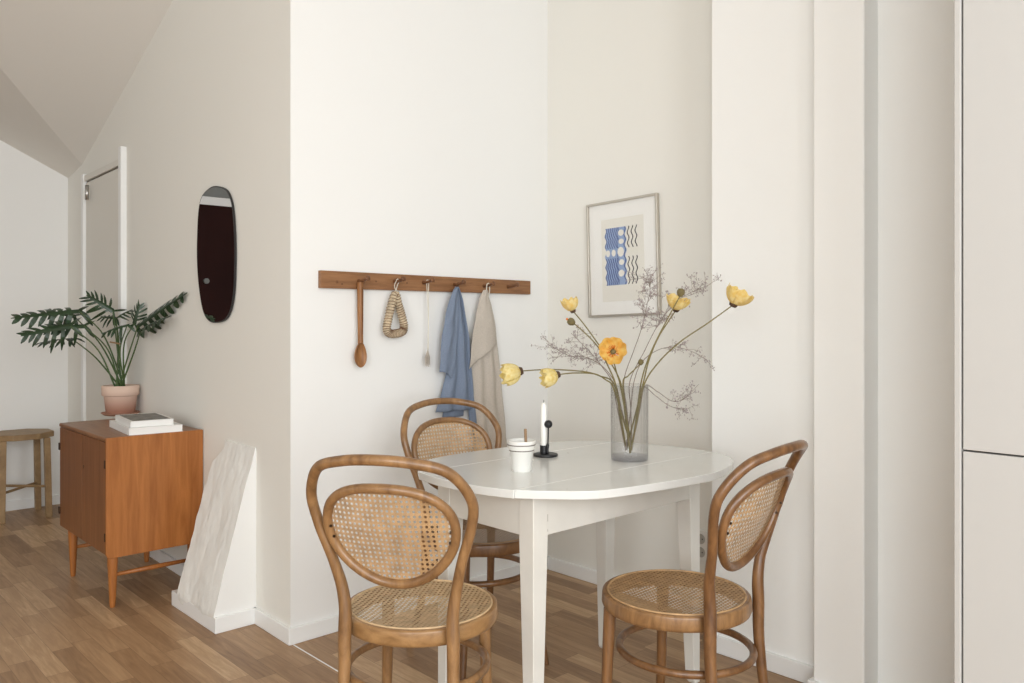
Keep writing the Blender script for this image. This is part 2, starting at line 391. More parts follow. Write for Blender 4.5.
# door_1 in the left wall (seen edge-on)
def door_left():
    d = empty('door_1'); d['kind'] = 'structure'
    y0, y1, H = 4.765, 5.50, 2.095
    def ax(y, off, z): return (xa(y) - off, y, z)
    def bar(bm, ya, yb, za, zb, off):
        vs = [bm.verts.new(p) for p in (ax(ya, 0, za), ax(ya, off, za), ax(yb, off, za), ax(yb, 0, za), ax(ya, 0, zb), ax(ya, off, zb), ax(yb, off, zb), ax(yb, 0, zb))]
        for f in ((0, 1, 2, 3), (4, 5, 6, 7), (0, 1, 5, 4), (1, 2, 6, 5), (2, 3, 7, 6), (3, 0, 4, 7)): bm.faces.new([vs[i] for i in f])
    bm = B(); bar(bm, y0 - .035, y0 + .01, 0, H + .07, .03); link('door_casing', bm, 'trim', d)
    bm = B(); bar(bm, y1 - .01, y1 + .035, 0, H + .02, .03); link('door_casing', bm, 'trim', d)
    bm = B(); bar(bm, y0 + .01, y1 - .01, H - .025, H + .01, .022); link('door_lintel', bm, 'door_paint', d)
    bm = B(); bar(bm, y0 + .012, y1 - .012, H - .033, H - .026, .006); bar(bm, y0 + .012, y1 - .012, H + .0105, H + .017, .008); link('door_gap', bm, 'chip', d)
    bm = B(); bar(bm, y0 + .012, y1 - .012, 0, H - .035, .012); link('door_leaf', bm, 'door_paint', d)
    p = on_a(87.5, 193, .03)
    bm = B(); tube(bm, [p + Vector((-.008, -.02, -.045)), p + Vector((-.008, -.02, .045))], .011, 10); link('hinge', bm, 'steel', d, smooth=True)
door_left()
# door_2: dark brown front door in the hall wall, out of frame, seen in the mirror
d2 = empty('door_2'); d2['kind'] = 'structure'
bm = B(); box(bm, (-.45, 5.935, 0), (.85, 5.968, 2.06)); link('door_leaf', bm, 'maroon', d2)
bm = B(); box(bm, (-.52, 5.93, 0), (-.45, 5.969, 2.1)); box(bm, (.85, 5.93, 0), (.92, 5.969, 2.1)); box(bm, (-.52, 5.93, 2.06), (.92, 5.969, 2.12)); link('door_casing', bm, 'trim', d2)
bm = B(); box(bm, (-.45, 5.94, 2.125), (.92, 5.969, 2.36)); link('shade_panel', bm, 'hall_grey', d2)  # added grey panel, stands for the dark hall ceiling in the mirror
for x, z, r in ((.62, 1.5, .02), (.36, 1.52, .010)):
    bm = B(); tube(bm, [(x, 5.94, z), (x, 5.915, z)], r, 20); link('door_viewer' if r < .02 else 'door_lock', bm, 'hall_grey', d2)

# ------------------------------------------------------------------ tall cabinet at the right edge
cab = tag(empty('tall_cabinet', (2.25, .2, 0)), 'tall light grey kitchen cabinet with flat doors at the right edge of the room', 'cabinet')
def C_(bm): return bm
def cabpart(name, a, b, mat, bev=.0015):
    bm = B(); o_ = Vector((2.25, .2, 0)); box(bm, Vector(a) - o_, Vector(b) - o_); return link(name, bm, mat, cab, bevel=bev)
cabpart('side_panel', (1.965, .6425, 0), (2.565, .6555, 2.9), 'cabinet')
cabpart('carcass', (1.992, -.55, .08), (2.56, .640, 2.9), 'gap', 0)
cabpart('door', (1.97, .0, .10), (1.990, .6388, .9125), 'cabinet')
cabpart('door', (1.97, .0, .9165), (1.990, .6388, 2.9), 'cabinet')
cabpart('door', (1.97, -.55, .10), (1.990, -.004, .9125), 'cabinet')
cabpart('door', (1.97, -.55, .9165), (1.990, -.004, 2.9), 'cabinet')
cabpart('plinth', (2.02, -.55, 0), (2.04, .64, .095), 'cabinet')

# ------------------------------------------------------------------ bentwood chairs
SZ = .46
YS, Y1, YT, ZT, BOW, WM = .176, .197, .283, .891, .05, .199
def yprof(z):
    t = (z - SZ) / (ZT - SZ)
    return YS + t * (4 * (Y1 - YS) - (YT - YS)) + t * t * (2 * (YT - YS) - 4 * (Y1 - YS))
def yb(x, z):
    zz = max(z, SZ); return -(yprof(zz) + BOW * (1 - (x / WM) ** 2) * min(1, max(0, (z - SZ - .1) / .15)))
def clip_strands(inside, xr, yr, s=.0126):
    """ribbons of a six-way cane weave clipped to a convex region: list of ((x0,y0),(x1,y1))"""
    out = []
    def seg(p, d, L):
        n = 400; a = b_ = None
        for i in range(n + 1):
            t = -L + 2 * L * i / n; q = (p[0] + d[0] * t, p[1] + d[1] * t)
            if inside(*q):
                if a is None: a = q
                b_ = q
        if a and b_ and abs(a[0] - b_[0]) + abs(a[1] - b_[1]) > .004: out.append((a, b_))
    k = int(max(xr, yr) / s) + 2; L = max(xr, yr) * 1.5
    for i in range(-k, k + 1):
        for o_ in (-.0015, .0015):
            seg((i * s + o_, 0), (0, 1), L); seg((0, i * s + o_), (1, 0), L)
    r = .70710678
    for i in range(-2 * k, 2 * k + 1):
        c = (i + .5) * s
        seg((c / 2, -c / 2), (r, r), L); seg((c / 2, c / 2), (r, -r), L)
    return out
def cane_mesh(segs, surf, w=.00105, step=.03):
    bm = B()
    for (a, b_) in segs:
        L = math.hypot(b_[0] - a[0], b_[1] - a[1]); n = max(1, int(L / step)); dx, dy = (b_[0] - a[0]) / L, (b_[1] - a[1]) / L
        diag = abs(dx) > .3 and abs(dy) > .3; off = .0006 if diag else (0.0003 if abs(dx) > .5 else 0)
        prev = None
        for i in range(n + 1):
            t = i / n; x, y = a[0] + (b_[0] - a[0]) * t, a[1] + (b_[1] - a[1]) * t
            l = bm.verts.new(surf(x - dy * w, y + dx * w, off)); r_ = bm.verts.new(surf(x + dy * w, y - dx * w, off))
            if prev: bm.faces.new((prev[0], l, r_, prev[1]))
            prev = (l, r_)
    return bm
def make_chair(woods, cane_s, cane_b):
    root = empty('cane_chair')
    # seat frame
    bm = B(); R = .201
    lathe(bm, [(R - .030, -.034), (R - .024, -.006), (R - .016, .0), (R - .006, .0005), (R - .001, -.002), (R, -.006), (R + .0015, -.030), (R - .002, -.039), (R - .005, -.041), (R - .026, -.041), (R - .030, -.034)], (0, 0, SZ), 72)
    link('seat', bm, woods[2], root, smooth=True, auto=60)
    rs = R - .0155
    segs = clip_strands(lambda x, y: x * x + y * y < rs * rs, rs, rs)
    def sag(x, y, off): return Vector((x, y, SZ + .001 + off - .013 * (1 - (x * x + y * y) / rs ** 2)))
    cs = link('seat_cane', cane_mesh(segs, sag, .0013), cane_s, root)
    bm = B(); tube(bm, [(cos(2 * pi * i / 60) * (rs), sin(2 * pi * i / 60) * (rs), SZ + .0008) for i in range(60)], .0032, 6, closed=True)
    link('cane_spline', bm, cane_s, cs, smooth=True)
    # outer back hoop
    h = [(.139, SZ - .04), (.139, SZ + .05), (.162, SZ + .16), (WM * .97, .72), (WM, .79), (WM * .80, ZT - .032), (WM * .43, ZT - .007), (0, ZT)]
    P = [(-x, z) for x, z in h] + [(x, z) for x, z in h[::-1][1:]]
    P = crv([(x, 0, z) for x, z in P], 8); P = [Vector((p.x, yb(p.x, p.z), p.z)) for p in P]
    P = [q if q.z > SZ + .03 else Vector((q.x, q.y - 0.0, q.z)) for q in P]
    rr = [.0128 + .0035 * max(0, min(1, (.62 - p.z) / .15)) for p in P]
    bm = B(); tube(bm, P, rr, 14); link('back_hoop', bm, woods[0], root, smooth=True, auto=60)
    # rear legs carry the hoop to the floor
    for s in (-1, 1):
        q = crv([(s * .139, -YS, SZ - .038), (s * .1395, -.178, .33), (s * .146, -.195, .18), (s * .166, -.235, .05), (s * .172, -.247, 0.0)], 6)
        n = len(q); bm = B(); tube(bm, q, [.0163 - .0055 * i / (n - 1) for i in range(n)], 14); link('leg', bm, woods[1], root, smooth=True, auto=60)
        q = crv([(s * .138, .122, SZ - .038), (s * .141, .126, .33), (s * .147, .133, .17), (s * .162, .15, .04), (s * .167, .156, 0.0)], 6)
        n = len(q); bm = B(); tube(bm, q, [.0182 - .0075 * i / (n - 1) for i in range(n)], 14); link('leg', bm, woods[1], root, smooth=True, auto=60)
    # stretcher ring inside the legs
    bm = B(); tube(bm, [(.180 * cos(2 * pi * i / 64), -.030 + .178 * sin(2 * pi * i / 64), .315) for i in range(64)], .0105, 10, closed=True)
    link('stretcher_ring', bm, woods[1], root, smooth=True)
    # inner back ring with cane
    ra, rb, rz = .162, .127, .693
    def wx(zz): return max(0, 1 - zz * zz) ** (.42 if zz > 0 else .5) * (1 + .16 * zz - .03)
    def rp(q, k=1.0): return (math.copysign(ra * wx(sin(q)), cos(q)), rz + rb * sin(q))
    pts = []
    for i in range(72):
        x, z = rp(2 * pi * i / 72); pts.append(Vector((x, yb(x, z), z)))
    bm = B(); tube(bm, pts, .0118, 12, closed=True); ring = link('back_ring', bm, woods[0], root, smooth=True)
    def ins(x, z):
        zz = (z) / (rb - .008)
        if abs(zz) >= 1: return False
        return abs(x) < (ra - .008) * wx(zz)
    segs = clip_strands(ins, ra * 1.1, rb)
    def sb(x, z, off): return Vector((x, yb(x, z + rz) + .004 + off, z + rz))
    link('back_cane', cane_mesh(segs, sb), cane_b, root)
    for s in (-1, 1):
        for z in (.685, .712):
            bm = B(); x = s * (ra * wx((z - rz) / rb) - .0095); y = yb(x, z) - .006; tube(bm, [(x, y, z), (x - s * .003, y - .0012, z)], .0034, 10); link('screw', bm, 'brass', ring)
    return root
c1 = make_chair(('bent', 'bent', 'bent_light'), 'cane', 'cane_dark')
c1.location = (1.293, 1.733, 0); c1.rotation_euler.z = -.963
tag(c1, 'light bentwood cane chair with its back to the camera, left of the table', 'chair', 'bentwood chairs around the white table')
def recolor(root, d):
    for ch in root.children_recursive:
        for i, ms in enumerate(ch.material_slots):
            k = ms.material.name
            if k in d: ms.link = 'OBJECT'; ms.material = M[d[k]]
c2 = copy_tree(c1); c2.location = (1.905, 2.191, 0); c2.rotation_euler.z = 2.947
c2['label'] = 'bentwood cane chair pushed in behind the table under the hanging towels'
c3 = copy_tree(c1); c3.location = (1.86, 1.33, 0); c3.rotation_euler.z = .101
c3['label'] = 'bentwood cane chair in front of the white pier, seen from its side'
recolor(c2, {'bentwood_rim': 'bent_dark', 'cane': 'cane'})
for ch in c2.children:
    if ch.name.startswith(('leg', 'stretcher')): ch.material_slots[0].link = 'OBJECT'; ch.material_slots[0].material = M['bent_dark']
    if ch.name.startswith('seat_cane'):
        for q in (ch, ch.children[0]): q.material_slots[0].link = 'OBJECT'; q.material_slots[0].material = M['cane_brown']
recolor(c3, {'bentwood_beech': 'bent_dark', 'cane': 'cane_dark', 'bentwood_rim': 'bent'})

# ------------------------------------------------------------------ table
TZ = .755
tab = tag(empty('dining_table', (1.92, 1.76, 0)), 'white painted oval drop-leaf dining table with tapered legs', 'table')
TO = Vector((1.92, 1.76, 0))
def tb(pts): return [(p[0] - TO.x, p[1] - TO.y) for p in pts]
front = [(1.479, 1.572)] + [tuple(p[:2]) for p in crv([(1.484, 1.566, 0), (1.535, 1.505, 0), (1.637, 1.416, 0), (1.82, 1.374, 0), (2.0, 1.353, 0), (2.12, 1.358, 0), (2.27, 1.405, 0), (2.375, 1.485, 0), (2.412, 1.572, 0)], 6)]
mid = [(1.476, 1.5732)] + [(2.413, 1.5732)] + [tuple(p[:2]) for p in crv([(2.42, 1.65, 0), (2.41, 1.77, 0), (2.385, 1.87, 0), (2.35, 1.954, 0)], 5)] + [tuple(p[:2]) for p in crv([(1.45, 1.954, 0), (1.432, 1.83, 0), (1.441, 1.69, 0), (1.462, 1.61, 0)], 5)]
back = [tuple(p[:2]) for p in crv([(2.349, 1.9565, 0), (2.30, 2.03, 0), (2.22, 2.088, 0), (2.08, 2.122, 0), (1.93, 2.135, 0), (1.78, 2.138, 0), (1.63, 2.12, 0), (1.52, 2.05, 0), (1.451, 1.9565, 0)], 6)]
for nm, pts in (('table_top', mid), ('table_leaf', front), ('table_leaf', back)):
    bm = B(); prism(bm, tb(pts), TZ - .023, TZ); link(nm, bm, 'table', tab, bevel=.0022)
def rect(x0, x1, y0, y1, z0, z1): 
    bm = B(); box(bm, (x0 - TO.x, y0 - TO.y, z0), (x1 - TO.x, y1 - TO.y, z1)); return bm
AZ = .618
link('apron', rect(1.56, 2.29, 1.560, 1.580, AZ, TZ - .024), 'table_leg', tab, bevel=.002)
link('apron', rect(1.56, 2.29, 1.952, 1.972, AZ, TZ - .024), 'table_leg', tab, bevel=.002)
link('apron', rect(1.537, 1.557, 1.565, 1.965, AZ, TZ - .024), 'table_leg', tab, bevel=.002)
link('apron', rect(2.293, 2.313, 1.565, 1.965, AZ, TZ - .024), 'table_leg', tab, bevel=.002)
link('leaf_support', rect(2.20, 2.262, 1.47, 1.559, .69, TZ - .0245), 'table_leg', tab, bevel=.002)
for x0, x1 in ((1.535, -1), (2.315, 1)):
    for y0, y1 in ((1.558, -1), (1.974, 1)):
        w, wb = .056, .034
        bm = B()
        def ring_(z, ww):
            xa_ = x0 - TO.x; ya_ = y0 - TO.y
            xs = sorted((xa_, xa_ - x1 * ww)); ys = sorted((ya_, ya_ - y1 * ww))
            return [bm.verts.new((x, y, z)) for x, y in ((xs[0], ys[0]), (xs[1], ys[0]), (xs[1], ys[1]), (xs[0], ys[1]))]
        # taper on the inner sides with a slight step in from the outside
        rs_ = [ring_(TZ - .024, w), ring_(AZ - .01, w), ring_(0.012, wb), ring_(0, wb * .8)]
        for a, b_ in zip(rs_, rs_[1:]):
            for k in range(4): bm.faces.new((a[k], a[(k + 1) % 4], b_[(k + 1) % 4], b_[k]))
        bm.faces.new(rs_[0]); bm.faces.new(rs_[-1])
        link('leg', bm, 'table_leg', tab, bevel=.002)
for px, py, r in ((568, 453, .0035), (591, 451, .002), (662, 466, .0022), (640, 469, .0018), (567, 489, .002), (652, 456, .0015)):
    p = on_z(px, py, TZ + .0003) - TO; bm = B(); lathe(bm, [(0, .0002), (r, .0001), (r, 0)], p, 8); link('worn_mark', bm, 'chip', tab)
for z, dz, x in ((.70, .006, 1.585), (.655, .02, 1.59), (.628, .006, 1.59), (.627, .003, 1.56)):
    bm = B(); box(bm, (x - TO.x, 1.5588 - TO.y, z), (x + .0018 - TO.x, 1.5605 - TO.y, z + dz)); link('worn_mark', bm, 'chip', tab)

# ------------------------------------------------------------------ things on the table
def cup():
    p = on_z(521.5, 472.0, TZ) + FW * .022
    e = tag(empty('cup', p), 'small white ribbed cup with two grey bands on the table', 'cup')
    bm = B(); lathe(bm, [(0, 0), (.028, 0), (.030, .004), (.0355, .062), (.040, .066), (.0425, .088), (.0425, .091), (.039, .091), (.036, .066), (.031, .03), (.027, .008), (0, .006)], n=40, flute=.006, nf=14)
    link('cup_body', bm, 'cup', e, smooth=True, auto=50)
    for z, r in ((.0625, .0372), (.0790, .0424)):
        bm = B(); lathe(bm, [(r - .001, z - .0015), (r + .0005, z - .0015), (r + .0005, z + .0015), (r - .001, z + .0015)], n=40); link('grey_band', bm, 'band', e)
    s = empty('wooden_stick', p + Vector((.012, -.005, 0))); bpy.data.objects.remove(s)
    bm = B(); tube(bm, [(0, 0, 0), (-.004, .002, .115)], .0042, 10)
    st = link('wooden_stick', bm, 'stick', smooth=True, auto=50); st.location = p + RT * .016 + Vector((0, 0, .010)); tag(st, 'short brown wooden stick standing in the small white cup', 'stick')
cup()
def candle():
    p = on_z(545.5, 456, TZ)
    e = tag(empty('candle_holder', p), 'black metal candle holder with round base, thin arm and ball on the table', 'candle holder')
    bm = B(); lathe(bm, [(0, 0), (.039, 0), (.0415, .003), (.040, .008), (.033, .010), (0, .010)], n=48); link('base', bm, 'black', e, smooth=True, auto=50)
    o_ = -RT * .006
    bm = B(); lathe(bm, [(.0, .010), (.0125, .010), (.0125, .036), (.0105, .036), (.0105, .014), (0, .014)], o_, 24); link('candle_cup', bm, 'black', e, smooth=True, auto=50)
    a = RT * .006 - FW * .010
    bm = B(); tube(bm, crv([a + Vector((0, 0, .009)), a + Vector((0, 0, .03)), a + RT * .002 + Vector((0, 0, .05)), a + RT * .003 + Vector((0, 0, .097))], 4), [.0045] * 4 + [.0055] * 3 + [.0026] * 6, 10); link('arm', bm, 'black', e, smooth=True)
    bm = B(); bmesh.ops.create_uvsphere(bm, u_segments=24, v_segments=16, radius=.0135, matrix=Matrix.Translation(a + RT * .003 + Vector((0, 0, .107)))); link('ball', bm, 'black', e, smooth=True)
    bm = B(); lathe(bm, [(0, 0), (.0098, 0), (.0098, .150), (.0075, .158), (.002, .163), (0, .163)], n=24)
    c = link('candle', bm, 'candle', smooth=True, auto=50); c.location = p + o_ + Vector((0, 0, .0145)); tag(c, 'white candle standing in the black ball candle holder', 'candle')
    bm = B(); tube(bm, [(0, 0, .162), (.0005, 0, .172)], .0008, 6); link('wick', bm, 'black', c)
candle()
VP = on_z(629.5, 460, TZ); VH = .243
vase = tag(empty('glass_vase', VP), 'tall ribbed smoky glass vase holding the yellow poppies', 'vase')
bm = B(); lathe(bm, [(.0575, .0), (.0585, .002), (.0588, .02), (.0592, VH)], n=240, flute=.02, nf=30); link('glass_wall', bm, 'glass', vase, smooth=True)
bm = B(); lathe(bm, [(0.0565, .016), (.0575, VH), (.0608, VH), (.0608, VH - .002)], n=96, flute=.008, nf=24); link('glass_lip', bm, 'glass', vase, smooth=True)
bm = B(); lathe(bm, [(0, .002), (.056, .002), (.0565, .016), (.04, .0185), (0, .019)], n=72); link('glass_base', bm, 'glass_base', vase, smooth=True, auto=40)

DV = VP.x * FW.x + VP.y * FW.y   # depth of the vase
def poppy(stem_px, head, depth, kind, label, i):
    """stem_px: list of (px, py, dd) from the vase rim to the head"""
    pts = [at_d(x, y, DV + dd) for x, y, dd in stem_px]
    rim = pts[0]; foot = Vector((VP.x + (i % 3 - 1) * .013, VP.y + ((i * 2) % 3 - 1) * .013, TZ + .025 + .006 * (i % 3)))
    e = tag(empty('poppy', foot), label, 'flower', 'yellow poppies in the glass vase')
    c = crv([foot, foot.lerp(rim, .5)] + pts, 8); c = [q - foot for q in c]
    n = len(c); bm = B(); tube(bm, c, [.0026 - .0008 * k / n for k in range(n)], 8); link('stem', bm, 'stem', e, smooth=True)
    hd = pts[-1] - foot; t = (c[-1] - c[-3]).normalized()
    face = head['dir'].normalized() if head.get('dir') else t
    q = Vector((0, 0, 1)).rotation_difference(face)
    if kind == 'pod':
        bm = B(); r = head['r']; lathe(bm, [(0, -r * 1.1), (r * .55, -r * .9), (r * .95, -r * .2), (r, r * .3), (r * .75, r * .9), (r * .2, r * 1.1), (0, r * 1.1)], n=20)
        bmesh.ops.rotate(bm, verts=bm.verts, matrix=q.to_matrix()); bmesh.ops.translate(bm, verts=bm.verts, vec=hd + face * r * .8)
        link('seed_pod', bm, 'poddy', e, smooth=True)
        if head.get('tip'):
            bm = B(); lathe(bm, [(0, 0), (.004, .001), (.003, .006), (0, .007)], n=10); bmesh.ops.rotate(bm, verts=bm.verts, matrix=q.to_matrix()); bmesh.ops.translate(bm, verts=bm.verts, vec=hd + face * r * 1.9); link('bud_tip', bm, 'orange', e, smooth=True)
        return
    R_, cup_, mat = head['r'] * 1.45, head['cup'], head.get('mat', 'petal')
    rnd = random.Random(i * 11 + 3)
    for k in range(5):
        bm = B(); a0 = 2 * pi * k / 5 + rnd.random() * .6; span = .92; g = []
        nu, nv = 12, 10; ph = rnd.random() * 6
        for u in range(nu + 1):
            row = []
            for v in range(nv + 1):
                tu = u / nu * 2 - 1; tv = v / nv
                ang = a0 + tu * span * (0.35 + .65 * math.sqrt(tv))
                th = cup_ * tv * (1 + .08 * (k % 2))
                rad = R_ * (1 - .30 * tu * tu * tu * tu * tv) * (sin(th) / max(.3, cup_) * 1.15 if cup_ > .3 else tv)
                zz = R_ * (1 - cos(th)) / max(.3, cup_) * 1.5
                wv = .10 * R_ * tv * tv * sin(tu * 7 + ph) + .05 * R_ * tv * .5 * sin(tu * 13 + ph * 2); rad *= 1 + .035 * tv * sin(tu * 9 + ph * 3)
                row.append(bm.verts.new(Vector((rad * cos(ang), rad * sin(ang), zz + wv + .0006 * k))))
            g.append(row)
        for u in range(nu):
            for v in range(nv):
                vs = (g[u][v], g[u + 1][v], g[u + 1][v + 1], g[u][v + 1]); bm.faces.new(vs)
        bmesh.ops.remove_doubles(bm, verts=bm.verts, dist=1e-5)
        bmesh.ops.rotate(bm, verts=bm.verts, matrix=q.to_matrix()); bmesh.ops.translate(bm, verts=bm.verts, vec=hd)
        link('petal', bm, mat, e, smooth=True)
    bm = B(); r = R_ * .2; lathe(bm, [(0, r * 1.6), (r * .7, r * 1.4), (r, r * .8), (r * .6, 0), (0, 0)], n=14); bmesh.ops.rotate(bm, verts=bm.verts, matrix=q.to_matrix()); bmesh.ops.translate(bm, verts=bm.verts, vec=hd + face * .001); link('seed_head', bm, 'poddy' if kind == 'open' else 'dark_c', e, smooth=True)
    if kind == 'open':
        bm = B()
        for k in range(60):
            a = rnd.random() * 2 * pi; rr_ = R_ * (.26 + .2 * rnd.random()); p0 = Vector((cos(a) * r, sin(a) * r, .001)); p1 = Vector((cos(a) * rr_, sin(a) * rr_, R_ * .28)); tube(bm, [p0, p1], .0006, 4)
            bmesh.ops.create_icosphere(bm, subdivisions=1, radius=.0014, matrix=Matrix.Translation(p1))
        bmesh.ops.rotate(bm, verts=bm.verts, matrix=q.to_matrix()); bmesh.ops.translate(bm, verts=bm.verts, vec=hd); link('stamens', bm, 'orange', e)
    else:
        bm = B(); lathe(bm, [(0, -.004), (R_ * .2, -.002), (R_ * .26, R_ * .10), (R_ * .2, R_ * .2)], n=12); bmesh.ops.rotate(bm, verts=bm.verts, matrix=q.to_matrix()); bmesh.ops.translate(bm, verts=bm.verts, vec=hd - face * .003); link('calyx', bm, 'dark_c', e, smooth=True)
def dirv(r, u, f): return RT * r + Vector((0, 0, u)) + FW * f
poppy([(614, 384, .01), (600, 376, .02), (583, 371.5, .0), (550, 369.5, -.03), (521, 371, -.06)], dict(r=.037, cup=1.75, dir=dirv(-1, -.25, -.25), mat='petal_p'), 0, 'cup', 'pale yellow poppy hanging furthest left on a long horizontal stem', 1)
poppy([(613, 387, -.03), (606, 380, -.05), (595, 374, -.08), (575, 373, -.12), (558, 374.5, -.15)], dict(r=.031, cup=1.75, dir=dirv(-1, -.25, -.3), mat='petal_p'), 0, 'cup', 'small pale yellow poppy just above the white candle', 2)
poppy([(621, 384, .02), (609, 360, .03), (594, 338, .04), (583, 323, .05), (573, 311, .05)], dict(r=.027, cup=1.6, dir=dirv(-.35, .9, -.2), mat='petal'), 0, 'cup', 'yellow poppy cup with dark base above the green seed bud', 3)
poppy([(616, 386, -.02), (608, 366, -.02), (598, 347, -.02), (585, 333, -.02), (574, 323.5, -.02)], dict(r=.0125, tip=1, dir=dirv(-.8, .5, -.1)), 0, 'pod', 'brown seed pod with an orange tip just under the upper left poppy', 4)
poppy([(620, 384, -.03), (617, 374, -.05), (614, 362, -.07), (613, 352, -.08)], dict(r=.030, cup=.95, dir=dirv(-.12, .2, -1), mat='petal_o'), 0, 'open', 'wide open apricot poppy facing the camera with an orange centre', 5)
poppy([(623, 383, .03), (628, 376, .05), (634, 370, .06), (640, 364.5, .06)], dict(r=.0095, dir=dirv(.3, .9, 0)), 0, 'pod', 'small round green seed pod low over the right rim of the vase', 6)
poppy([(643, 384, .02), (649, 360, .04), (658, 338, .05), (668, 322, .06), (676, 310, .06)], dict(r=.031, cup=1.2, dir=dirv(.15, .95, -.35), mat='petal'), 0, 'cup', 'yellow poppy below a seed pod, in front of the right side of the picture frame', 7)
poppy([(641, 383, .0), (647, 362, .0), (656, 341, .0), (668, 318, .0), (680, 296, .0)], dict(r=.013, dir=dirv(.2, .9, 0)), 0, 'pod', 'brown seed pod standing above the upper right poppies', 8)
poppy([(644, 385, -.03), (658, 363, -.06), (680, 342, -.09), (708, 323, -.12), (733, 305, -.15)], dict(r=.036, cup=1.3, dir=dirv(.45, .85, -.15), mat='petal'), 0, 'cup', 'large yellow poppy furthest right on a long slanting stem', 9)

def branch(path, twigs, label, i, dens=1.0, spread=.045):
    rnd = random.Random(100 + i)
    foot = Vector((VP.x + .012 * cos(i * 2.1), VP.y + .012 * sin(i * 2.1), TZ + .03))
    pts = [at_d(x, y, DV + dd) for x, y, dd in path]; c = crv([foot, foot.lerp(pts[0], .6)] + pts, 7); c = [q - foot for q in c]
    e = tag(empty('dried_branch', foot), label, 'branch', 'dried twig sprays in the glass vase')
    n = len(c); bm = B(); tube(bm, c, [.0019 - .0012 * k / n for k in range(n)], 6); link('twig_stem', bm, 'twig', e, smooth=True)
    bt = B(); bf = B(); start = int(n * twigs[0])
    tot = int(twigs[1] * 1.5)
    def floret(p):
        for _ in range(rnd.choice((1, 2, 3))):
            q = p + Vector((rnd.uniform(-1, 1), rnd.uniform(-1, 1), rnd.uniform(-1, 1))) * .004
            s_ = rnd.uniform(.0011, .0021)
            bmesh.ops.create_icosphere(bf, subdivisions=1, radius=s_, matrix=Matrix.Translation(q) @ Matrix.Diagonal((1, 1, rnd.uniform(.8, 1.9), 1)))
    for _ in range(tot):
        k = rnd.randint(start, n - 2); p = c[k]; t = (c[k + 1] - c[k]).normalized()
        dv = (t * rnd.uniform(.3, 1.0) + Vector((rnd.uniform(-1, 1), rnd.uniform(-1, 1), rnd.uniform(-.8, 1)))).normalized(); L = spread * rnd.uniform(.4, 1.1)
        m_ = p + dv * L * .5 + Vector((0, 0, rnd.uniform(-.2, .3) * L * .3)); q = p + dv * L
        tube(bt, [p, m_, q], [.0007, .0005, .0004], 4); floret(q)
        for __ in range(4):
            a = p.lerp(q, rnd.uniform(.3, 1)); d2_ = (dv + Vector((rnd.uniform(-1, 1), rnd.uniform(-1, 1), rnd.uniform(-1, 1))) * 1.1).normalized(); b_ = a + d2_ * L * rnd.uniform(.18, .5)
            tube(bt, [a, b_], [.00045, .0003], 4); floret(b_)
    tw = link('fine_twigs', bt, 'twig', e); tw['kind'] = 'stuff'
    fl = link('tiny_blooms', bf, 'bloom', e); fl['kind'] = 'stuff'
branch([(615, 383, .05), (602, 366, .08), (585, 357, .1), (570, 356, .12), (556, 349, .13), (546, 343, .13)], (.42, 19), 'dried twig spray reaching left in front of the back wall', 0, spread=.06)
branch([(612, 382, .06), (603, 368, .09), (592, 354, .12), (580, 342, .14), (571, 333, .15)], (.5, 13), 'short dried twig spray beneath the upper left poppy', 1, spread=.055)
branch([(624, 380, .06), (634, 350, .1), (641, 330, .12), (647, 305, .13), (650, 287, .14), (643, 276, .15)], (.55, 34), 'tall dried twig spray crossing the lower right corner of the picture', 2, spread=.06)
branch([(630, 381, .05), (645, 350, .09), (658, 325, .11), (675, 303, .12), (692, 292, .13), (711, 284, .13)], (.55, 30), 'dried twig spray reaching to the upper right behind the seed pod', 3, spread=.055)
branch([(634, 382, .04), (642, 362, .06), (658, 350, .08), (675, 347, .09), (693, 352, .1), (708, 361, .1)], (.6, 11), 'dried twig spray drooping right past the picture wall corner', 4, spread=.05)
branch([(645, 386, .03), (658, 392, .04), (672, 401, .05), (684, 399, .06), (699, 384, .07)], (.62, 8), 'dried twig spray low on the right bending up at its end', 5, spread=.05)
branch([(642, 387, .02), (656, 396, .02), (668, 405, .03), (680, 409, .04), (690, 408, .04)], (.7, 6), 'thin dried twig spray hanging lowest over the right of the table', 6, spread=.045)

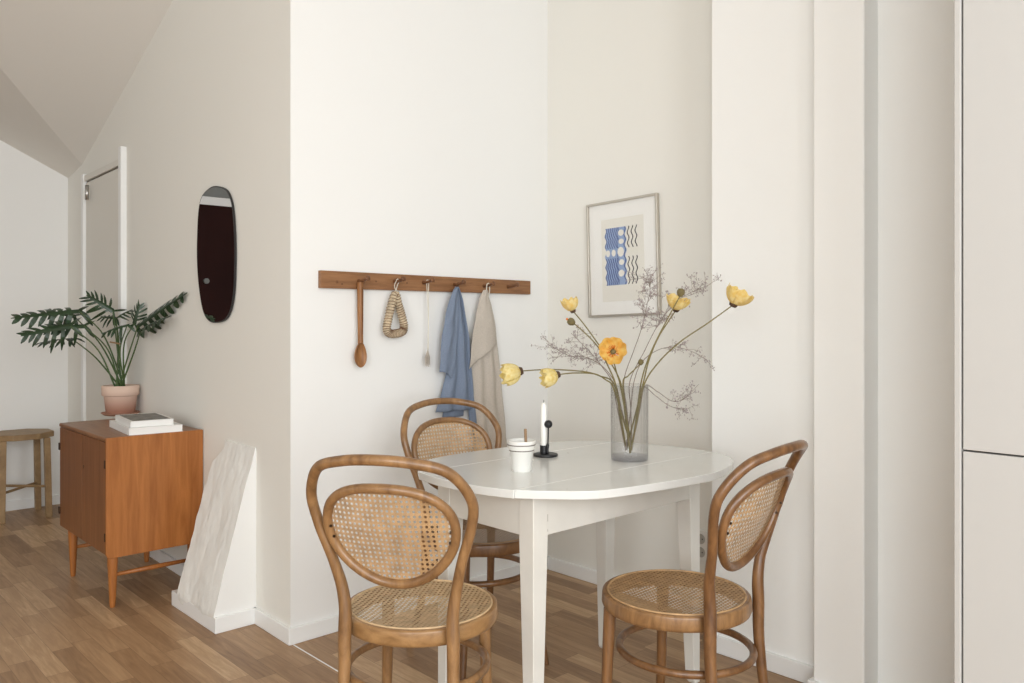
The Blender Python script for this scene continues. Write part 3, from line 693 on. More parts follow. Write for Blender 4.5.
# ------------------------------------------------------------------ peg rack and what hangs on it
WB = 2.78
def rack():
    a = on_y(318, 270.5, WB); b_ = on_y(318, 288.1, WB); c = on_y(530.5, 281, WB - .02); d = on_y(530.5, 294.4, WB - .02)
    e = tag(empty('peg_rack', (a.x, WB, (a.z + b_.z) / 2)), 'long brown wooden peg rail fixed on the white back wall', 'rack')
    o_ = e.location.copy(); y0, y1 = WB - .021, WB - .0005
    bm = B()
    vs = [bm.verts.new(Vector(p) - o_) for p in ((a.x, y0, b_.z), (c.x, y0, d.z), (c.x, y1, d.z), (a.x, y1, b_.z), (a.x, y0, a.z), (c.x, y0, c.z), (c.x, y1, c.z), (a.x, y1, a.z))]
    for f in ((0, 3, 2, 1), (4, 5, 6, 7), (0, 1, 5, 4), (1, 2, 6, 5), (2, 3, 7, 6), (3, 0, 4, 7)): bm.faces.new([vs[i] for i in f])
    link('board', bm, 'rackwood', e, bevel=.002)
    pegs = []
    for px, py in ((358, 281), (393.5, 281.5), (422.5, 282.5), (453.5, 284.5), (483, 286), (507, 287)):
        p = on_y(px + 1, py, y0); pegs.append(p)
        q = crv([p + Vector((0, .004, 0)), p + Vector((0, -.02, .0)), p + Vector((0, -.045, .004)), p + Vector((0, -.06, .008)), p + Vector((0, -.068, .010))], 4); q = [v - o_ for v in q]; n = len(q)
        bm = B(); tube(bm, q, [.0085] * 2 + [.006] * (n - 8) + [.0075, .0095, .011, .011, .009, .005], 12); link('peg', bm, 'pegwood', e, smooth=True)
    for px, py, r in ((337, 282, .006), (342, 284, .004), (376, 281.5, .004), (407, 283, .0035)):
        p = on_y(px, py, y0) - o_; bm = B(); tube(bm, [p + Vector((0, .001, 0)), p + Vector((0, -.0006, 0))], r, 12); link('plugged_hole', bm, 'pegwood', e)
    print('pegs', [tuple(round(v, 3) for v in p) for p in pegs])
    return pegs
PG = rack()
def hang_y(k, off=.03): return WB - .021 - off
# wooden spoon
def spoon():
    yy = WB - .040; t = on_y(362, 282, yy); bt_ = on_y(360.6, 367.5, yy)
    e = tag(empty('wooden_spoon', (bt_.x, yy, bt_.z)), 'long brown wooden spoon hanging leftmost on the peg rail', 'spoon'); L = t.z - bt_.z
    bm = B(); n = 26
    for s, xo in ((1, .0),):
        pts = []; w = []
        for i in range(n + 1):
            z = L * i / n; pts.append(Vector((0, 0, z)))
            w.append(.006 if z > .085 else None)
    # bowl: outline of half-widths, dished front
    rows = []; nz = 30; nu = 12
    def hw(z):
        if z < .108: s = z / .108; return max(.0015, .0265 * math.sin(pi * min(1, s ** .72)) ** .75 if s < 1 else .007)
        return 0
    for i in range(nz + 1):
        z = .0 + .108 * i / nz; w_ = max(hw(z), .0095 if z > .09 else .0018); fr, bk = [], []
        for j in range(nu + 1):
            u = j / nu * 2 - 1; dish = .017 * (1 - u * u) * sin(pi * min(1, z / .108)) ; x = u * w_
            bk_y = .010 * math.sqrt(max(0, 1 - u * u)) * (0.35 + .65 * sin(pi * min(1, z / .108)))
            fr.append(bm.verts.new((x, -.004 + dish * .8, z))); bk.append(bm.verts.new((x, .001 + bk_y + dish * .85, z)))
        rows.append((fr, bk))
    for (f0, b0), (f1, b1) in zip(rows, rows[1:]):
        for j in range(nu):
            bm.faces.new((f0[j], f0[j + 1], f1[j + 1], f1[j])); bm.faces.new((b0[j], b1[j], b1[j + 1], b0[j + 1]))
        bm.faces.new((f0[0], f1[0], b1[0], b0[0])); bm.faces.new((f0[nu], b0[nu], b1[nu], f1[nu]))
    tube(bm, [(0, .001, .095), (0, .001, .13), (0, .002, L * .6), (0, .003, L - .01), (0, .003, L)], [.011, .0105, .0118, .0128, .010], 12)
    link('spoon_body', bm, 'spoonwood', e, smooth=True, auto=50)
    bm = B(); c = Vector((PG[0].x - e.location.x, -.022, L - .004)); tube(bm, [c + Vector((0.0105 * cos(a), .019, .010 * sin(a) + .003)) for a in [2 * pi * i / 20 for i in range(20)]], .0014, 6, closed=True); link('hanging_cord', bm, 'pegwood', e, smooth=True)
    # dark groove along the handle
    bm = B(); box(bm, (.0012, -.0112, .13), (.0036, -.0090, L - .02)); link('handle_groove', bm, 'pegwood', e)
spoon()
# woven straw ring (rounded triangle)
def trivet():
    yy = WB - .052; top = on_y(396, 292, yy); o_ = top
    e = tag(empty('straw_trivet', o_), 'triangular wrapped straw ring hanging by a loop on the peg rail', 'trivet')
    P = [on_y(px, py, yy) - o_ for px, py in ((395.5, 294.5), (391.5, 305), (388.6, 318), (386.8, 329), (390, 333.5), (396.5, 333.5), (402.5, 331.5), (404, 326), (401.5, 315), (398.5, 305))]
    c = crv(P, 10, closed=True); n = len(c); bm = B()
    tube(bm, c, [.0158 + .0015 * (1 if k % 2 else -1) for k in range(n)], 12, closed=True); link('straw_ring', bm, 'straw', e, smooth=False)
    # wrapping cord spirals around the ring
    bm = B(); turns = 46; S = []
    for k in range(turns * 10):
        t = k / (turns * 10) * n; i = int(t) % n; fr = t - int(t); p = c[i].lerp(c[(i + 1) % n], fr); tg = (c[(i + 1) % n] - c[i - 1]).normalized(); u = Vector((0, 1, 0)); v = tg.cross(u)
        a = 2 * pi * k / 10; S.append(p + (u * cos(a) + v * sin(a)) * .0172)
    tube(bm, S, .0011, 4, closed=True); link('wrapping_cord', bm, 'pegwood', e, smooth=True)
    p = Vector((PG[1].x, PG[1].y - .022, PG[1].z)) - o_
    bm = B(); tube(bm, crv([(0, 0, .006), (-.007, .0, p.z * .6), p + Vector((-.007, 0, .0)), p + Vector((0, 0, .0095)), p + Vector((.007, 0, 0)), (.006, 0, p.z * .6)], 5, closed=True), .0017, 6, closed=True); link('hanging_loop', bm, 'cord', e, smooth=True)
trivet()
# thin cord with a pale tassel
def tassel():
    yy = WB - .045; x = PG[2].x + .004; zt = PG[2].z + .0; zb = on_y(424.5, 367, yy).z
    e = tag(empty('cord_tassel', (x, yy, zb)), 'thin white cord with a small pale tassel hanging from the third peg', 'tassel'); L = zt - zb
    bm = B(); tube(bm, crv([(0, 0, .07), (.002, 0, L * .6), (-.005, -.0, L - .006), (-.004, 0, L + .008), (.004, 0, L + .008), (.005, 0, L - .006), (.004, 0, L * .6), (.003, 0, .07)], 6), .0016, 6); link('cord', bm, 'cord', e, smooth=True)
    bm = B()
    for k in range(26):
        a = k * 2.4; r = .004 + .011 * ((k * 7) % 10) / 10; tube(bm, [(0.001, 0, .072), (cos(a) * r, sin(a) * r * .6, .04), (cos(a) * r * .9 + .002, sin(a) * r * .5, .003 * (k % 5))], [.0013, .0012, .0007], 5)
    link('tassel_threads', bm, 'tassel', e)
tassel()
# towels
def towel(name, label, mat, L_, R_, yoff, seed, folds, flap=None, mat2=None, peg=None, dark=None):
    """L_, R_: pixel outlines (px, py) top to bottom of the left and right edge, on a plane off the wall"""
    yy = WB - yoff
    from mathutils import noise
    def edge(E): 
        P = [on_y(px, py, yy) for px, py in E]; return sorted([(p.z, p.x) for p in P])
    l, r = edge(L_), edge(R_)
    def val(E, z):
        if z <= E[0][0]: return E[0][1]
        for (z0, x0), (z1, x1) in zip(E, E[1:]):
            if z0 <= z <= z1: return x0 + (x1 - x0) * (z - z0) / max(1e-6, z1 - z0)
        return E[-1][1]
    z0, z1 = max(l[0][0], r[0][0]), min(l[-1][0], r[-1][0]); org = Vector((val(l, z1), yy, z0))
    return yy, val, l, r, z0, z1
def cloth_sheet(bm, yy, l, r, val, z0, z1, org, folds, amp, ph, hem=lambda u: 0.0, yo=0.0, nz=46, nu=34):
    from mathutils import noise
    g = []
    for i in range(nz + 1):
        row = []
        for j in range(nu + 1):
            u = j / nu; zb = z0 + hem(u); z = zb + (z1 - zb) * i / nz; t = (z1 - z) / (z1 - z0)
            x = val(l, z) * (1 - u) + val(r, z) * u
            y = amp * (.35 + .65 * min(1, t * 2.2)) * sin(u * folds * 2 * pi + ph + t * .9) + .006 * noise.noise((u * 3, t * 5, ph)) 
            bulge = .012 * sin(pi * u) * (1 - t * .3)
            row.append(bm.verts.new(Vector((x, yy + yo - bulge + y, z)) - org))
        g.append(row)
    for i in range(nz):
        for j in range(nu): bm.faces.new((g[i][j], g[i][j + 1], g[i + 1][j + 1], g[i + 1][j]))
def add_solid(o, th=.0025):
    s = o.modifiers.new('thick', 'SOLIDIFY'); s.thickness = th; s.offset = 0
# blue towel
yy, val, l, r, z0, z1 = towel('towel', '', 'blue', [(453.5, 289), (449, 300), (445, 318), (442, 335), (440.5, 350), (439, 372)], [(457.5, 289), (461, 300), (464.5, 318), (466, 335), (468.5, 360), (469.5, 383)], .052, 1, 2)
org = Vector((PG[3].x, WB - .05, PG[3].z))
e = tag(empty('blue_towel', org), 'blue linen towel hanging from the fourth peg of the rail', 'towel')
yyb, val, l2, r2, z02, z12 = towel('towel', '', 'blue', [(455, 287), (450, 300), (446.5, 320), (447, 372), (444, 384), (440, 400), (436.5, 412.5)], [(456, 287), (460, 300), (465, 330), (468, 360), (471, 390), (473, 411)], .034, 1, 2)
bm = B(); cloth_sheet(bm, WB - .036, l2, r2, val, z02, z12, org, 2.2, .0075, .6); o = link('back_layer', bm, 'blue', e, smooth=True); add_solid(o)
# front layer: hem climbs from the left corner to the right
bm = B(); cloth_sheet(bm, WB - .056, l, [(z, x) for z, x in sorted([(p.z, p.x) for p in [on_y(px, py, WB - .056) for px, py in ((457, 289), (458, 300), (458, 330), (455, 360), (450, 384))]])], val, z0, z1, org, 1.1, .006, 2.2, hem=lambda u: -.03 * u * u + .0); o = link('front_fold', bm, 'blue', e, smooth=True); add_solid(o)
yyb, val, l3, r3, z03, z13 = towel('towel', '', 'blue', [(456, 287), (460, 300), (466, 340), (468, 400), (470, 424)], [(457.5, 287), (462, 300), (468.5, 340), (473, 385), (477, 424)], .028, 1, 2)
bm = B(); cloth_sheet(bm, WB - .026, l3, r3, val, z03, z13, org, 1.0, .004, 0); o = link('side_fold', bm, 'blue', e, smooth=True); add_solid(o)
yyb, val, l4, r4, z04, z14 = towel('towel', '', 'blue', [(452, 300), (448, 340), (446, 380), (443, 418)], [(458, 300), (462, 340), (463, 380), (464, 418)], .02, 1, 2)
bm = B(); cloth_sheet(bm, WB - .018, l4, r4, val, z04, z14, org, 1.0, .003, 0); o = link('inner_layer', bm, 'blue', e, smooth=True); add_solid(o)
bm = B(); p = Vector((0, -.0, 0)); tube(bm, crv([(-.002, .012, -.012), (-.008, .004, 0), (0, 0, .0095), (.008, .004, 0), (.003, .012, -.012)], 5), .002, 6); link('hanging_loop', bm, 'pegwood', e, smooth=True)
# beige towel
org = Vector((PG[4].x, WB - .05, PG[4].z))
e = tag(empty('beige_towel', org), 'beige linen towel hanging by a white loop right of the blue towel', 'towel')
yyb, val, l2, r2, z02, z12 = towel('towel', '', 'beige', [(484.5, 290), (480, 302), (475, 330), (472, 360), (472.5, 385), (474, 410), (476, 440), (477, 462)], [(486.5, 290), (491, 305), (495, 325), (497.5, 350), (501, 390), (504, 420), (508, 462)], .034, 1, 2)
bm = B(); cloth_sheet(bm, WB - .034, l2, r2, val, z02, z12, org, 2.4, .0065, 1.0); o = link('back_layer', bm, 'beige', e, smooth=True); add_solid(o)
yyb, val, l, r, z0, z1 = towel('towel', '', 'beige', [(483.5, 290), (479.5, 300), (475, 325), (472, 345), (470.3, 369)], [(486, 290), (489, 303), (493, 323), (496, 345), (496, 369)], .055, 1, 2)
rise = (on_y(496, 344, WB - .055).z - on_y(470.3, 369, WB - .055).z)
bm = B(); cloth_sheet(bm, WB - .054, l, r, val, z0, z1, org, .8, .005, .3, hem=lambda u: rise * u ** .8); o = link('front_fold', bm, 'beige', e, smooth=True); add_solid(o)
bm = B(); tube(bm, crv([(-.003, .004, -.05), (-.010, 0, -.02), (-.008, 0, .004), (0, 0, .011), (.006, 0, .004), (.008, 0, -.02), (.004, .004, -.05)], 6), .0024, 8); link('hanging_loop', bm, 'cord', e, smooth=True)

# ------------------------------------------------------------------ framed picture on the right wall
def picture():
    X = 2.818
    c = [on_x(586.3, 205.2, X), on_x(658, 192.3, X), on_x(658.3, 314.6, X), on_x(588.5, 317.6, X)]
    cx = sum((p for p in c), Vector()) / 4; e = tag(empty('framed_picture', (2.835, cx.y, cx.z)), 'silver framed print of wavy blue and black lines on the right wall', 'picture')
    hw = abs(((c[1] + c[2]) / 2 - (c[0] + c[3]) / 2).y) / 2; hh = ((c[0].z + c[1].z) / 2 - (c[2].z + c[3].z) / 2) / 2
    print('picture', hw * 2, hh * 2, [tuple(round(v, 3) for v in p) for p in c])
    tilt = ((c[1].z - c[0].z) + (c[2].z - c[3].z)) / 2 / (2 * hw)
    # local: u to the right as seen (world -Y), z up, x toward the room = -X
    def L(u, z, out): return Vector((-out, -u, z))
    def lbox(bm, u0, u1, z0, z1, o0, o1):
        vs = [bm.verts.new(L(u, z, q)) for q in (o0, o1) for u, z in ((u0, z0), (u1, z0), (u1, z1), (u0, z1))]
        for f in ((0, 1, 2, 3), (4, 5, 6, 7), (0, 1, 5, 4), (1, 2, 6, 5), (2, 3, 7, 6), (3, 0, 4, 7)): bm.faces.new([vs[i] for i in f])
    fw = .010
    bm = B(); lbox(bm, -hw, hw, hh - fw, hh, .0, .02); lbox(bm, -hw, hw, -hh, -hh + fw, .0, .02); lbox(bm, -hw, -hw + fw, -hh + fw, hh - fw, 0, .02); lbox(bm, hw - fw, hw, -hh + fw, hh - fw, 0, .02)
    link('frame', bm, 'frame', e, bevel=.0015)
    bm = B(); lbox(bm, -hw + fw, hw - fw, -hh + fw, hh - fw, .001, .008); link('mat_board', bm, 'mat', e)
    # paper sheet, offsets in fractions of the frame
    def U(f): return -hw + 2 * hw * f
    def Zf(f): return hh - 2 * hh * f
    bm = B(); lbox(bm, U(.20), U(.80), Zf(.87), Zf(.155), .0081, .0086); pr = link('print_sheet', bm, 'print', e)
    u0, u1, zt, zb = U(.26), U(.55), Zf(.235), Zf(.73); u2 = U(.73)
    ns = 48
    def wob(v, ph=0): return .0045 * sin(v * 2 * pi * 5.5 + ph)
    def strip(bm, uc, w, v0=0, v1=1, ph=0, o0=.0088, amp=1):
        prev = None
        for i in range(ns + 1):
            v = v0 + (v1 - v0) * i / ns; z = zt + (zb - zt) * v; s = wob(v, ph) * amp
            a, b_ = bm.verts.new(L(uc - w / 2 + s, z, o0)), bm.verts.new(L(uc + w / 2 + s, z, o0))
            if prev: bm.faces.new((prev[0], a, b_, prev[1]))
            prev = (a, b_)
    W_ = u1 - u0
    bm = B(); strip(bm, (u0 + u1) / 2, W_, o0=.0088); link('blue_field', bm, 'pblue', e)
    bm = B()
    for k in range(6): strip(bm, u0 + W_ * (.03 + .105 * k), W_ * .042, 0, .36, .2 * k, .0090); strip(bm, u0 + W_ * (.03 + .105 * k), W_ * .05, .53, 1, .2 * k, .0090)
    strip(bm, u0 + W_ * .95, W_ * .05, 0, 1, .4, .0090); strip(bm, u0 + W_ * .62, W_ * .03, 0, 1, .4, .0090)
    link('wavy_lines', bm, 'pblue2', e)
    bm = B(); W2 = u2 - u1
    for k in range(3): strip(bm, u1 + W2 * (.2 + .3 * k), W2 * .08, .0, .37, .9 + .3 * k, .0090); strip(bm, u1 + W2 * (.2 + .3 * k), W2 * .08, .52, 1, .9 + .3 * k, .0090)
    link('wavy_lines', bm, 'pink', e)
    bm = B()
    for fu, fv, ru, rv in ((.78, .1, .14, .055), (.78, .25, .13, .045), (.75, .43, .16, .085), (.78, .61, .13, .05), (.76, .8, .14, .06), (.12, .44, .10, .06), (.40, .44, .10, .06)):
        cu, cz = u0 + W_ * fu, zt + (zb - zt) * fv; vs = [bm.verts.new(L(cu + cos(a) * ru * W_, cz + sin(a) * rv * (zt - zb), .0092)) for a in [2 * pi * i / 20 for i in range(20)]]; bm.faces.new(vs)
    link('white_spots', bm, 'print', e)
    bm = B(); lbox(bm, -hw + fw, hw - fw, -hh + fw, hh - fw, .0135, .014); link('glass_pane', bm, 'pane', e)
    e.rotation_euler = (-math.atan(tilt) if False else math.atan(tilt) * -1, 0, 0)
picture()

# wall socket
p = on_x(702, 545, 2.836)
e = tag(empty('wall_socket', p), 'white double wall socket low on the right wall behind the table leg', 'socket')
bm = B(); box(bm, (-.010, -.04, -.062), (.0, .04, .062)); link('plate', bm, 'socket', e, bevel=.003)
for z in (-.027, .027):
    bm = B(); tube(bm, [(-.0098, 0, z), (-.0112, 0, z)], .021, 24); s = link('socket_face', bm, 'socket_in', e, smooth=False)
    for y in (-.009, .009): bm = B(); tube(bm, [(-.0111, y, z), (-.0116, y, z)], .003, 10); link('hole', bm, 'black', s)

# ------------------------------------------------------------------ mirror on the left wall
def mirror():
    out = [(214.6, 186), (207, 190), (201.0, 198), (198.2, 213), (197.0, 240), (197.0, 262), (198.6, 285), (201.7, 306), (205.5, 317), (211, 322.2), (219, 322.4), (226, 318.5), (230.8, 308), (233.6, 290), (234.6, 262), (234.4, 238), (232.6, 210), (229.5, 196), (224.5, 188.5)]
    P = crv([on_a(x, y, .012) for x, y in out], 5, closed=True); c = sum(P, Vector()) / len(P)
    e = tag(empty('wall_mirror', c), 'frameless mirror with soft irregular oval outline on the left wall', 'mirror')
    nrm = Vector((-1, WA, 0)).normalized(); n = len(P)
    bm = B(); f = [bm.verts.new(p - c) for p in P]; bk = [bm.verts.new(p - c - nrm * .0085) for p in P]
    for i in range(n): bm.faces.new((f[i], f[(i + 1) % n], bk[(i + 1) % n], bk[i]))
    bm.faces.new(bk); ff = bm.faces.new([bm.verts.new((p - c) * .985 + nrm * .0002) for p in P])
    g = list(ff.verts)
    for i in range(n): bm.faces.new((f[i], f[(i + 1) % n], g[(i + 1) % n], g[i]))
    bm.normal_update(); bm.faces.ensure_lookup_table(); 
    for q in bm.faces: q.material_index = 1
    ff.material_index = 0
    link('mirror_glass', bm, ['mirror', 'mirror_edge'], e)
mirror()

# ------------------------------------------------------------------ sideboard
def sideboard():
    x0, x1, ya, yb_ = 1.080, 1.486, 3.62, 4.33; zt, zb = .717, .214
    O = Vector(((x0 + x1) / 2, (ya + yb_) / 2, 0)); e = tag(empty('sideboard', O), 'teak sideboard with two doors and turned legs against the left wall', 'sideboard')
    def hexa(nm, a, b_, mat, bev, par=e): bm = B(); box(bm, Vector(a) - O, Vector(b_) - O); return link(nm, bm, mat, par, bevel=bev)
    hexa('top_panel', (x0, ya + .017, zt - .018), (x1, yb_, zt), 'teak_top', .006)
    def endpanel(y_0, y_1, x0=x0):
        bm = B(); r = .02; pts = []
        for cx_, cz, a0, rr_ in ((x1 - r, zb + r, -90, r), (x1 - .003, zt - .003, 0, .003), (x0 + .006, zt - .006, 90, .006), (x0 + r, zb + r, 180, r)):
            for k in range(6): a = math.radians(a0 + 18 * k); pts.append((cx_ + rr_ * cos(a), cz + rr_ * sin(a)))
        A = [bm.verts.new(Vector((x, y_0, z)) - O) for x, z in pts]; C = [bm.verts.new(Vector((x, y_1, z)) - O) for x, z in pts]; bm.faces.new(A); bm.faces.new(C)
        for i in range(len(A)): bm.faces.new((A[i], A[(i + 1) % len(A)], C[(i + 1) % len(A)], C[i]))
        return link('side_panel', bm, 'teak', e, bevel=.002)
    endpanel(ya, ya + .018); endpanel(yb_ - .018, yb_ - .0005, x0 + .024)
    hexa('bottom_panel', (x0 + .02, ya + .017, zb + .004), (x1, yb_ - .017, zb + .02), 'teak', .001)
    hexa('back_panel', (x1 - .012, ya + .017, zb + .02), (x1 - .002, yb_ - .017, zt - .018), 'teak', 0)
    ym = (ya + yb_) / 2
    for i, (a, b_) in enumerate(((ya + .0195, ym - .001), (ym + .001, yb_ - .001))):
        d = hexa('door', (x0 + .004, a, zb + .012), (x0 + .022, b_, zt - .0205), 'teak_front', .0015)
        hy = a + .001 if i == 0 else b_ - .001
        for z in (.30, .605):
            hexa('hinge', (x0 - .0015, hy - .008, z - .017), (x0 + .006, hy + .008, z + .017), 'brass', .001, d)
        if i == 0:
            bm = B(); q = Vector((x0 + .004, ym - .03, .56)) - O; tube(bm, [q, q + Vector((-.0012, 0, 0))], .005, 12); tube(bm, [q + Vector((0, 0, -.008)), q + Vector((-.0012, 0, -.008))], .003, 8); link('keyhole', bm, 'brass', d)
    legs = []
    for x in (x0 + .035, x1 - .035):
        for y in (ya + .035, yb_ - .10):
            bm = B(); lathe(bm, [(0, 0), (.010, 0), (.0115, .008), (.0125, .02), (.0185, .15), (.021, .19), (.021, zb + .006), (0, zb + .006)], Vector((x, y, 0)) - O, 20); link('leg', bm, 'teak', e, smooth=True, auto=50)
    for y in (ya + .035, yb_ - .10):
        bm = B(); tube(bm, [Vector((x0 + .045, y, .135)) - O, Vector(((x0 + x1) / 2, y, .135)) - O, Vector((x1 - .045, y, .135)) - O], [.008, .011, .008], 12); link('stretcher', bm, 'teak', e, smooth=True)
    return zt
SBT = sideboard()
def book(name, label, pf, w, dpt, h, z, rz, covermat, top=None):
    """pf: near-left bottom corner"""
    e = tag(empty(name, (pf[0], pf[1], z), rz), label, 'book', 'books on the sideboard')
    bm = B(); box(bm, (0.003, .003, .0025), (w - .002, dpt - .003, h - .0025)); link('page_block', bm, 'paper', e)
    bm = B(); box(bm, (0, 0, 0), (w, dpt, .0025)); box(bm, (0, 0, h - .0025), (w, dpt, h)); box(bm, (0, 0, .0025), (.003, dpt, h - .0025)); link('cover', bm, covermat, e)
    if top:
        bm = B(); box(bm, (.012, .015, h), (w - .01, dpt - .02, h + .0004)); link('cover_picture', bm, top, e)
    return e
pf = on_z(129, 435.7, SBT); pb = on_z(183, 431.4, SBT); pl = on_z(107, 425.5, SBT)
print('book', pf, pb, pl)
w1 = (pb - pf).length; d1 = min(.37, (pl - pf).length)
rz = math.atan2(pb.y - pf.y, pb.x - pf.x)
book('book', 'thick white book lying at the bottom of the pair on the sideboard', pf, min(w1, .29), d1, .030, SBT + .0005, rz, 'bookwhite')
pf2 = pf + Vector((.012, .018, 0))
book('book', 'thinner white book with a grey photo cover lying on top of the pair', pf2, min(w1, .29) * .80, d1 * .84, .026, SBT + .031, rz - .02, 'bookwhite', 'bookgrey')

# ------------------------------------------------------------------ potted plant
def plant():
    c = on_z(121.5, 414.5, SBT); c.x = min(c.x, xa(c.y) - .097); c.z = SBT
    D = c.x * FW.x + c.y * FW.y; sc = D / FPX
    print('pot', c, D)
    e = tag(empty('potted_plant', c), 'potted philodendron with deeply lobed dark leaves standing on the sideboard', 'plant')
    bm = B(); R_ = .090
    lathe(bm, [(0, .010), (.066, .010), (.070, .013), (.079, .094), (.0795, .100), (.0875, .102), (.090, .106), (.0905, .150), (.089, .153), (.080, .153), (.078, .12), (.062, .02), (0, .018)], n=48); pot = link('pot', bm, 'pot', e, smooth=True, auto=40)
    bm = B(); lathe(bm, [(.078, .13), (0, .134)], n=32); link('soil', bm, 'soil', pot)
    bm = B(); lathe(bm, [(0, 0), (.078, 0), (.094, .012), (.092, .014), (.076, .008), (0, .007)], n=48); link('saucer', bm, 'terra', e, smooth=True, auto=50)
    def P(px, py, dd): return at_d(px, py, D + dd) - c
    base = Vector((0, 0, .13))
    def leaf(b, t, width, nrm, lobes, droop=0.02, seed=0):
        rnd = random.Random(seed); ax = t - b; L = ax.length; ax.normalize(); nrm = (nrm - ax * nrm.dot(ax)).normalized(); sd = ax.cross(nrm)
        bm = B()
        def pt(a, s): # along, side
            return b + ax * (a * L) + sd * s + nrm * (-droop * (a * a) - abs(s) * .12 - .8 * s * s / max(width, .01))
        def kite(a0, s0, dirx, dirs, ln, w):
            # a lobe: tapered finger with 5 stations
            prev = None; N = 5; px_, ps = a0 * L, s0
            prof = [.8, 1.0, 1.1, .85, .2]
            for k in range(N):
                f = k / (N - 1); cxx = px_ + dirx * ln * f + .12 * ln * f * f; cs = ps + dirs * ln * f
                wx, ws = -dirs, dirx; h_ = w * prof[k] / 2
                l_ = bm.verts.new(pt((cxx + wx * h_) / L, cs + ws * h_)); r_ = bm.verts.new(pt((cxx - wx * h_) / L, cs - ws * h_))
                if prev: bm.faces.new((prev[0], l_, r_, prev[1]))
                prev = (l_, r_)
        prev = None
        for k in range(9):
            a = k / 8; w = width * .13 * (1 - a) ** .5 + .003
            l_ = bm.verts.new(pt(a, w)); m_ = bm.verts.new(pt(a, 0)); r_ = bm.verts.new(pt(a, -w))
            if prev: bm.faces.new((prev[0], l_, m_, prev[1])); bm.faces.new((prev[1], m_, r_, prev[2]))
            prev = (l_, m_, r_)
        for k in range(lobes):
            a = .0 + .86 * k / max(1, lobes - 1); prof = (1 - .62 * a) * (1 if k else .85)
            for s in (-1, 1):
                ang = math.radians(84 - 52 * a ** .8 + rnd.uniform(-9, 9)) if k else math.radians(135)
                kite(a + .01 * s, 0, cos(ang), s * sin(ang), width * prof * rnd.uniform(.95, 1.35), L * .86 / lobes * .66)
        return bm
    U = Vector((0, 0, 1)); V = -FW
    # (petiole mid px, petiole end px, leaf tip px, depths, width, normal)
    spec = [
     ((104, 336), (79, 311), (10, 316), .02, -.10, .085, V * 1 + U * .55 - RT * .2, 8),
     ((98, 350), (70, 326), (20, 334), -.06, -.16, .095, V * 1 + U * .45, 7),
     ((96, 358), (71, 338), (35, 340), .05, .16, .06, U * 1 + V * .25, 6),
     ((117, 346), (113, 311), (87, 294), .03, -.02, .085, V * 1 + U * .5 + RT * .3, 7),
     ((118, 350), (116, 318), (99, 315), .09, .10, .055, U * .6 + V * .7, 5),
     ((120, 352), (127, 325), (101, 331), -.05, -.08, .055, U * .7 + V * .6, 5),
     ((130, 350), (138, 326), (183, 292), -.06, -.50, .065, V * 1 + U * .25 - RT * .3, 8),
     ((134, 352), (141, 329), (167, 312), -.12, -.42, .055, U * .8 + V * .7, 6),
     ((124, 345), (134, 324), (138, 305), -.04, -.06, .06, V * 1 + U * .1, 6),
     ((119, 348), (116, 318), (129, 308), .05, .05, .045, U * .9 + V * .7, 5),
     ((101, 345), (74, 316), (44, 309), .08, .14, .075, V * 1 + U * .7, 6),
     ((108, 350), (84, 326), (44, 327), -.02, -.06, .075, V * 1 + U * .6 + RT * .2, 6),
    ]
    for i, (m_, en, tip, d0, d1_, w, nr, lb) in enumerate(spec):
        a = 2.4 * i; b0 = base + Vector((cos(a) * .022, sin(a) * .022, 0)); mid_ = P(m_[0], m_[1], d0 * .5); end = P(en[0], en[1], d0)
        q = crv([b0, mid_, end], 8); n = len(q)
        bm = B(); tube(bm, q, [.0048 - .0022 * k / n for k in range(n)], 8); pe = link('petiole', bm, 'petiole', e, smooth=True)
        bm = leaf(end, P(tip[0], tip[1], d1_), w, nr, lb, .02, i); link('leaf', bm, 'leaf', pe)
    bm = B(); tube(bm, [P(110, 342, .0), P(121, 344, -.01)], .004, 8); link('plant_tie', bm, 'stick', e)
plant()

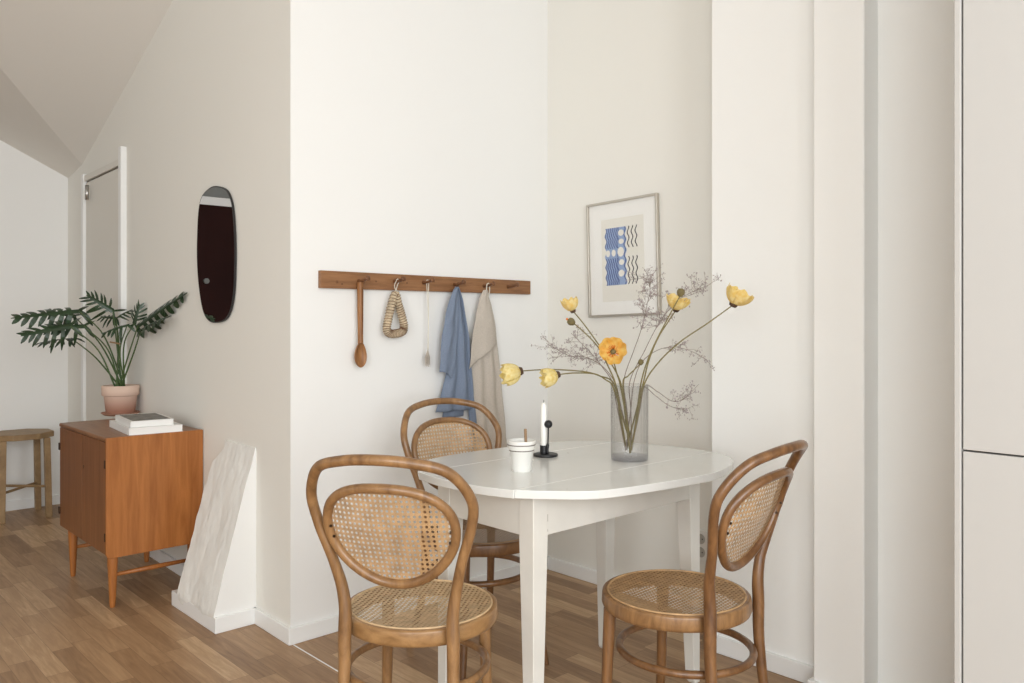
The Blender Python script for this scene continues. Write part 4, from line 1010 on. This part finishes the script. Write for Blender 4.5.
# ------------------------------------------------------------------ stool at far left
def stool():
    fx0, fx1, fy0, fy1 = 1.095, 1.347, 5.625, 5.885; O = Vector(((fx0 + fx1) / 2, (fy0 + fy1) / 2, 0))
    e = tag(empty('stool', O), 'low oak stool with an angular seat and crossed stretchers at the far wall', 'stool')
    H = .52; r = .185
    bm = B(); pts = [(cos(a) * r * (1.0), sin(a) * r * .93) for a in [pi / 8 + 2 * pi * k / 8 for k in range(8)]]; prism(bm, pts, H - .035, H); link('seat', bm, 'stoolwood', e, bevel=.004)
    hx, hy = (fx1 - fx0) / 2, (fy1 - fy0) / 2
    for sx in (-1, 1):
        for sy in (-1, 1):
            bm = B(); lo = (sx * hx, sy * hy); hi = (sx * hx * .93, sy * hy * .93); a = .017
            v0 = [bm.verts.new((lo[0] + x * a, lo[1] + y * a, 0)) for x, y in ((-1, -1), (1, -1), (1, 1), (-1, 1))]; v1 = [bm.verts.new((hi[0] + x * a, hi[1] + y * a, H - .034)) for x, y in ((-1, -1), (1, -1), (1, 1), (-1, 1))]
            bm.faces.new(v0); bm.faces.new(v1)
            for k in range(4): bm.faces.new((v0[k], v0[(k + 1) % 4], v1[(k + 1) % 4], v1[k]))
            link('leg', bm, 'stoolwood', e, bevel=.003)
    for s, z in ((1, .175), (-1, .187)):
        bm = B(); tube(bm, [(-hx * .95, -hy * .95 * s, z), (0, 0, z), (hx * .95, hy * .95 * s, z)], .008, 10); link('stretcher', bm, 'stoolwood', e)
stool()

# ------------------------------------------------------------------ light
def area(name, loc, rot, sx, sy, power, col=(1, 1, 1)):
    l = bpy.data.lights.new(name, 'AREA'); l.shape = 'RECTANGLE'; l.size = sx; l.size_y = sy; l.energy = power; l.color = col
    o = bpy.data.objects.new(name, l); COL.objects.link(o); o.location = loc; o.rotation_euler = rot; return o
area('window_light', (-.4, -2.95, 1.75), (math.radians(90), 0, math.radians(0)), 2.6, 2.2, 138, (.90, .953, 1))
area('side_window_light', (-2.9, -1.8, 1.7), (math.radians(90), 0, math.radians(-90)), 2.2, 2.0, 121, (.91, .958, 1))
area('hall_fill_light', (-2.9, 3.4, 1.6), (math.radians(90), 0, math.radians(-90)), 2.0, 1.8, 10, (.95, .98, 1))  # added fill to lift the left wall and hall, no window known
w = bpy.data.worlds.new('world'); bpy.context.scene.world = w; w.use_nodes = True
bg = w.node_tree.nodes['Background']; bg.inputs[0].default_value = (.96, .985, .96, 1); bg.inputs[1].default_value = 1.1

# ------------------------------------------------------------------ camera
cam = bpy.data.cameras.new('camera'); co = bpy.data.objects.new('camera', cam); COL.objects.link(co)
co.location = CAM; co.rotation_euler = (math.radians(90), 0, -YAW)
cam.sensor_width = 36; cam.lens = 36 * FPX / 1024; cam.shift_y = (322 - 341.5) / 1024; cam.clip_start = .02
bpy.context.scene.camera = co
sc = bpy.context.scene; sc.view_settings.view_transform = 'Standard'; sc.view_settings.look = 'None'; sc.view_settings.exposure = 0
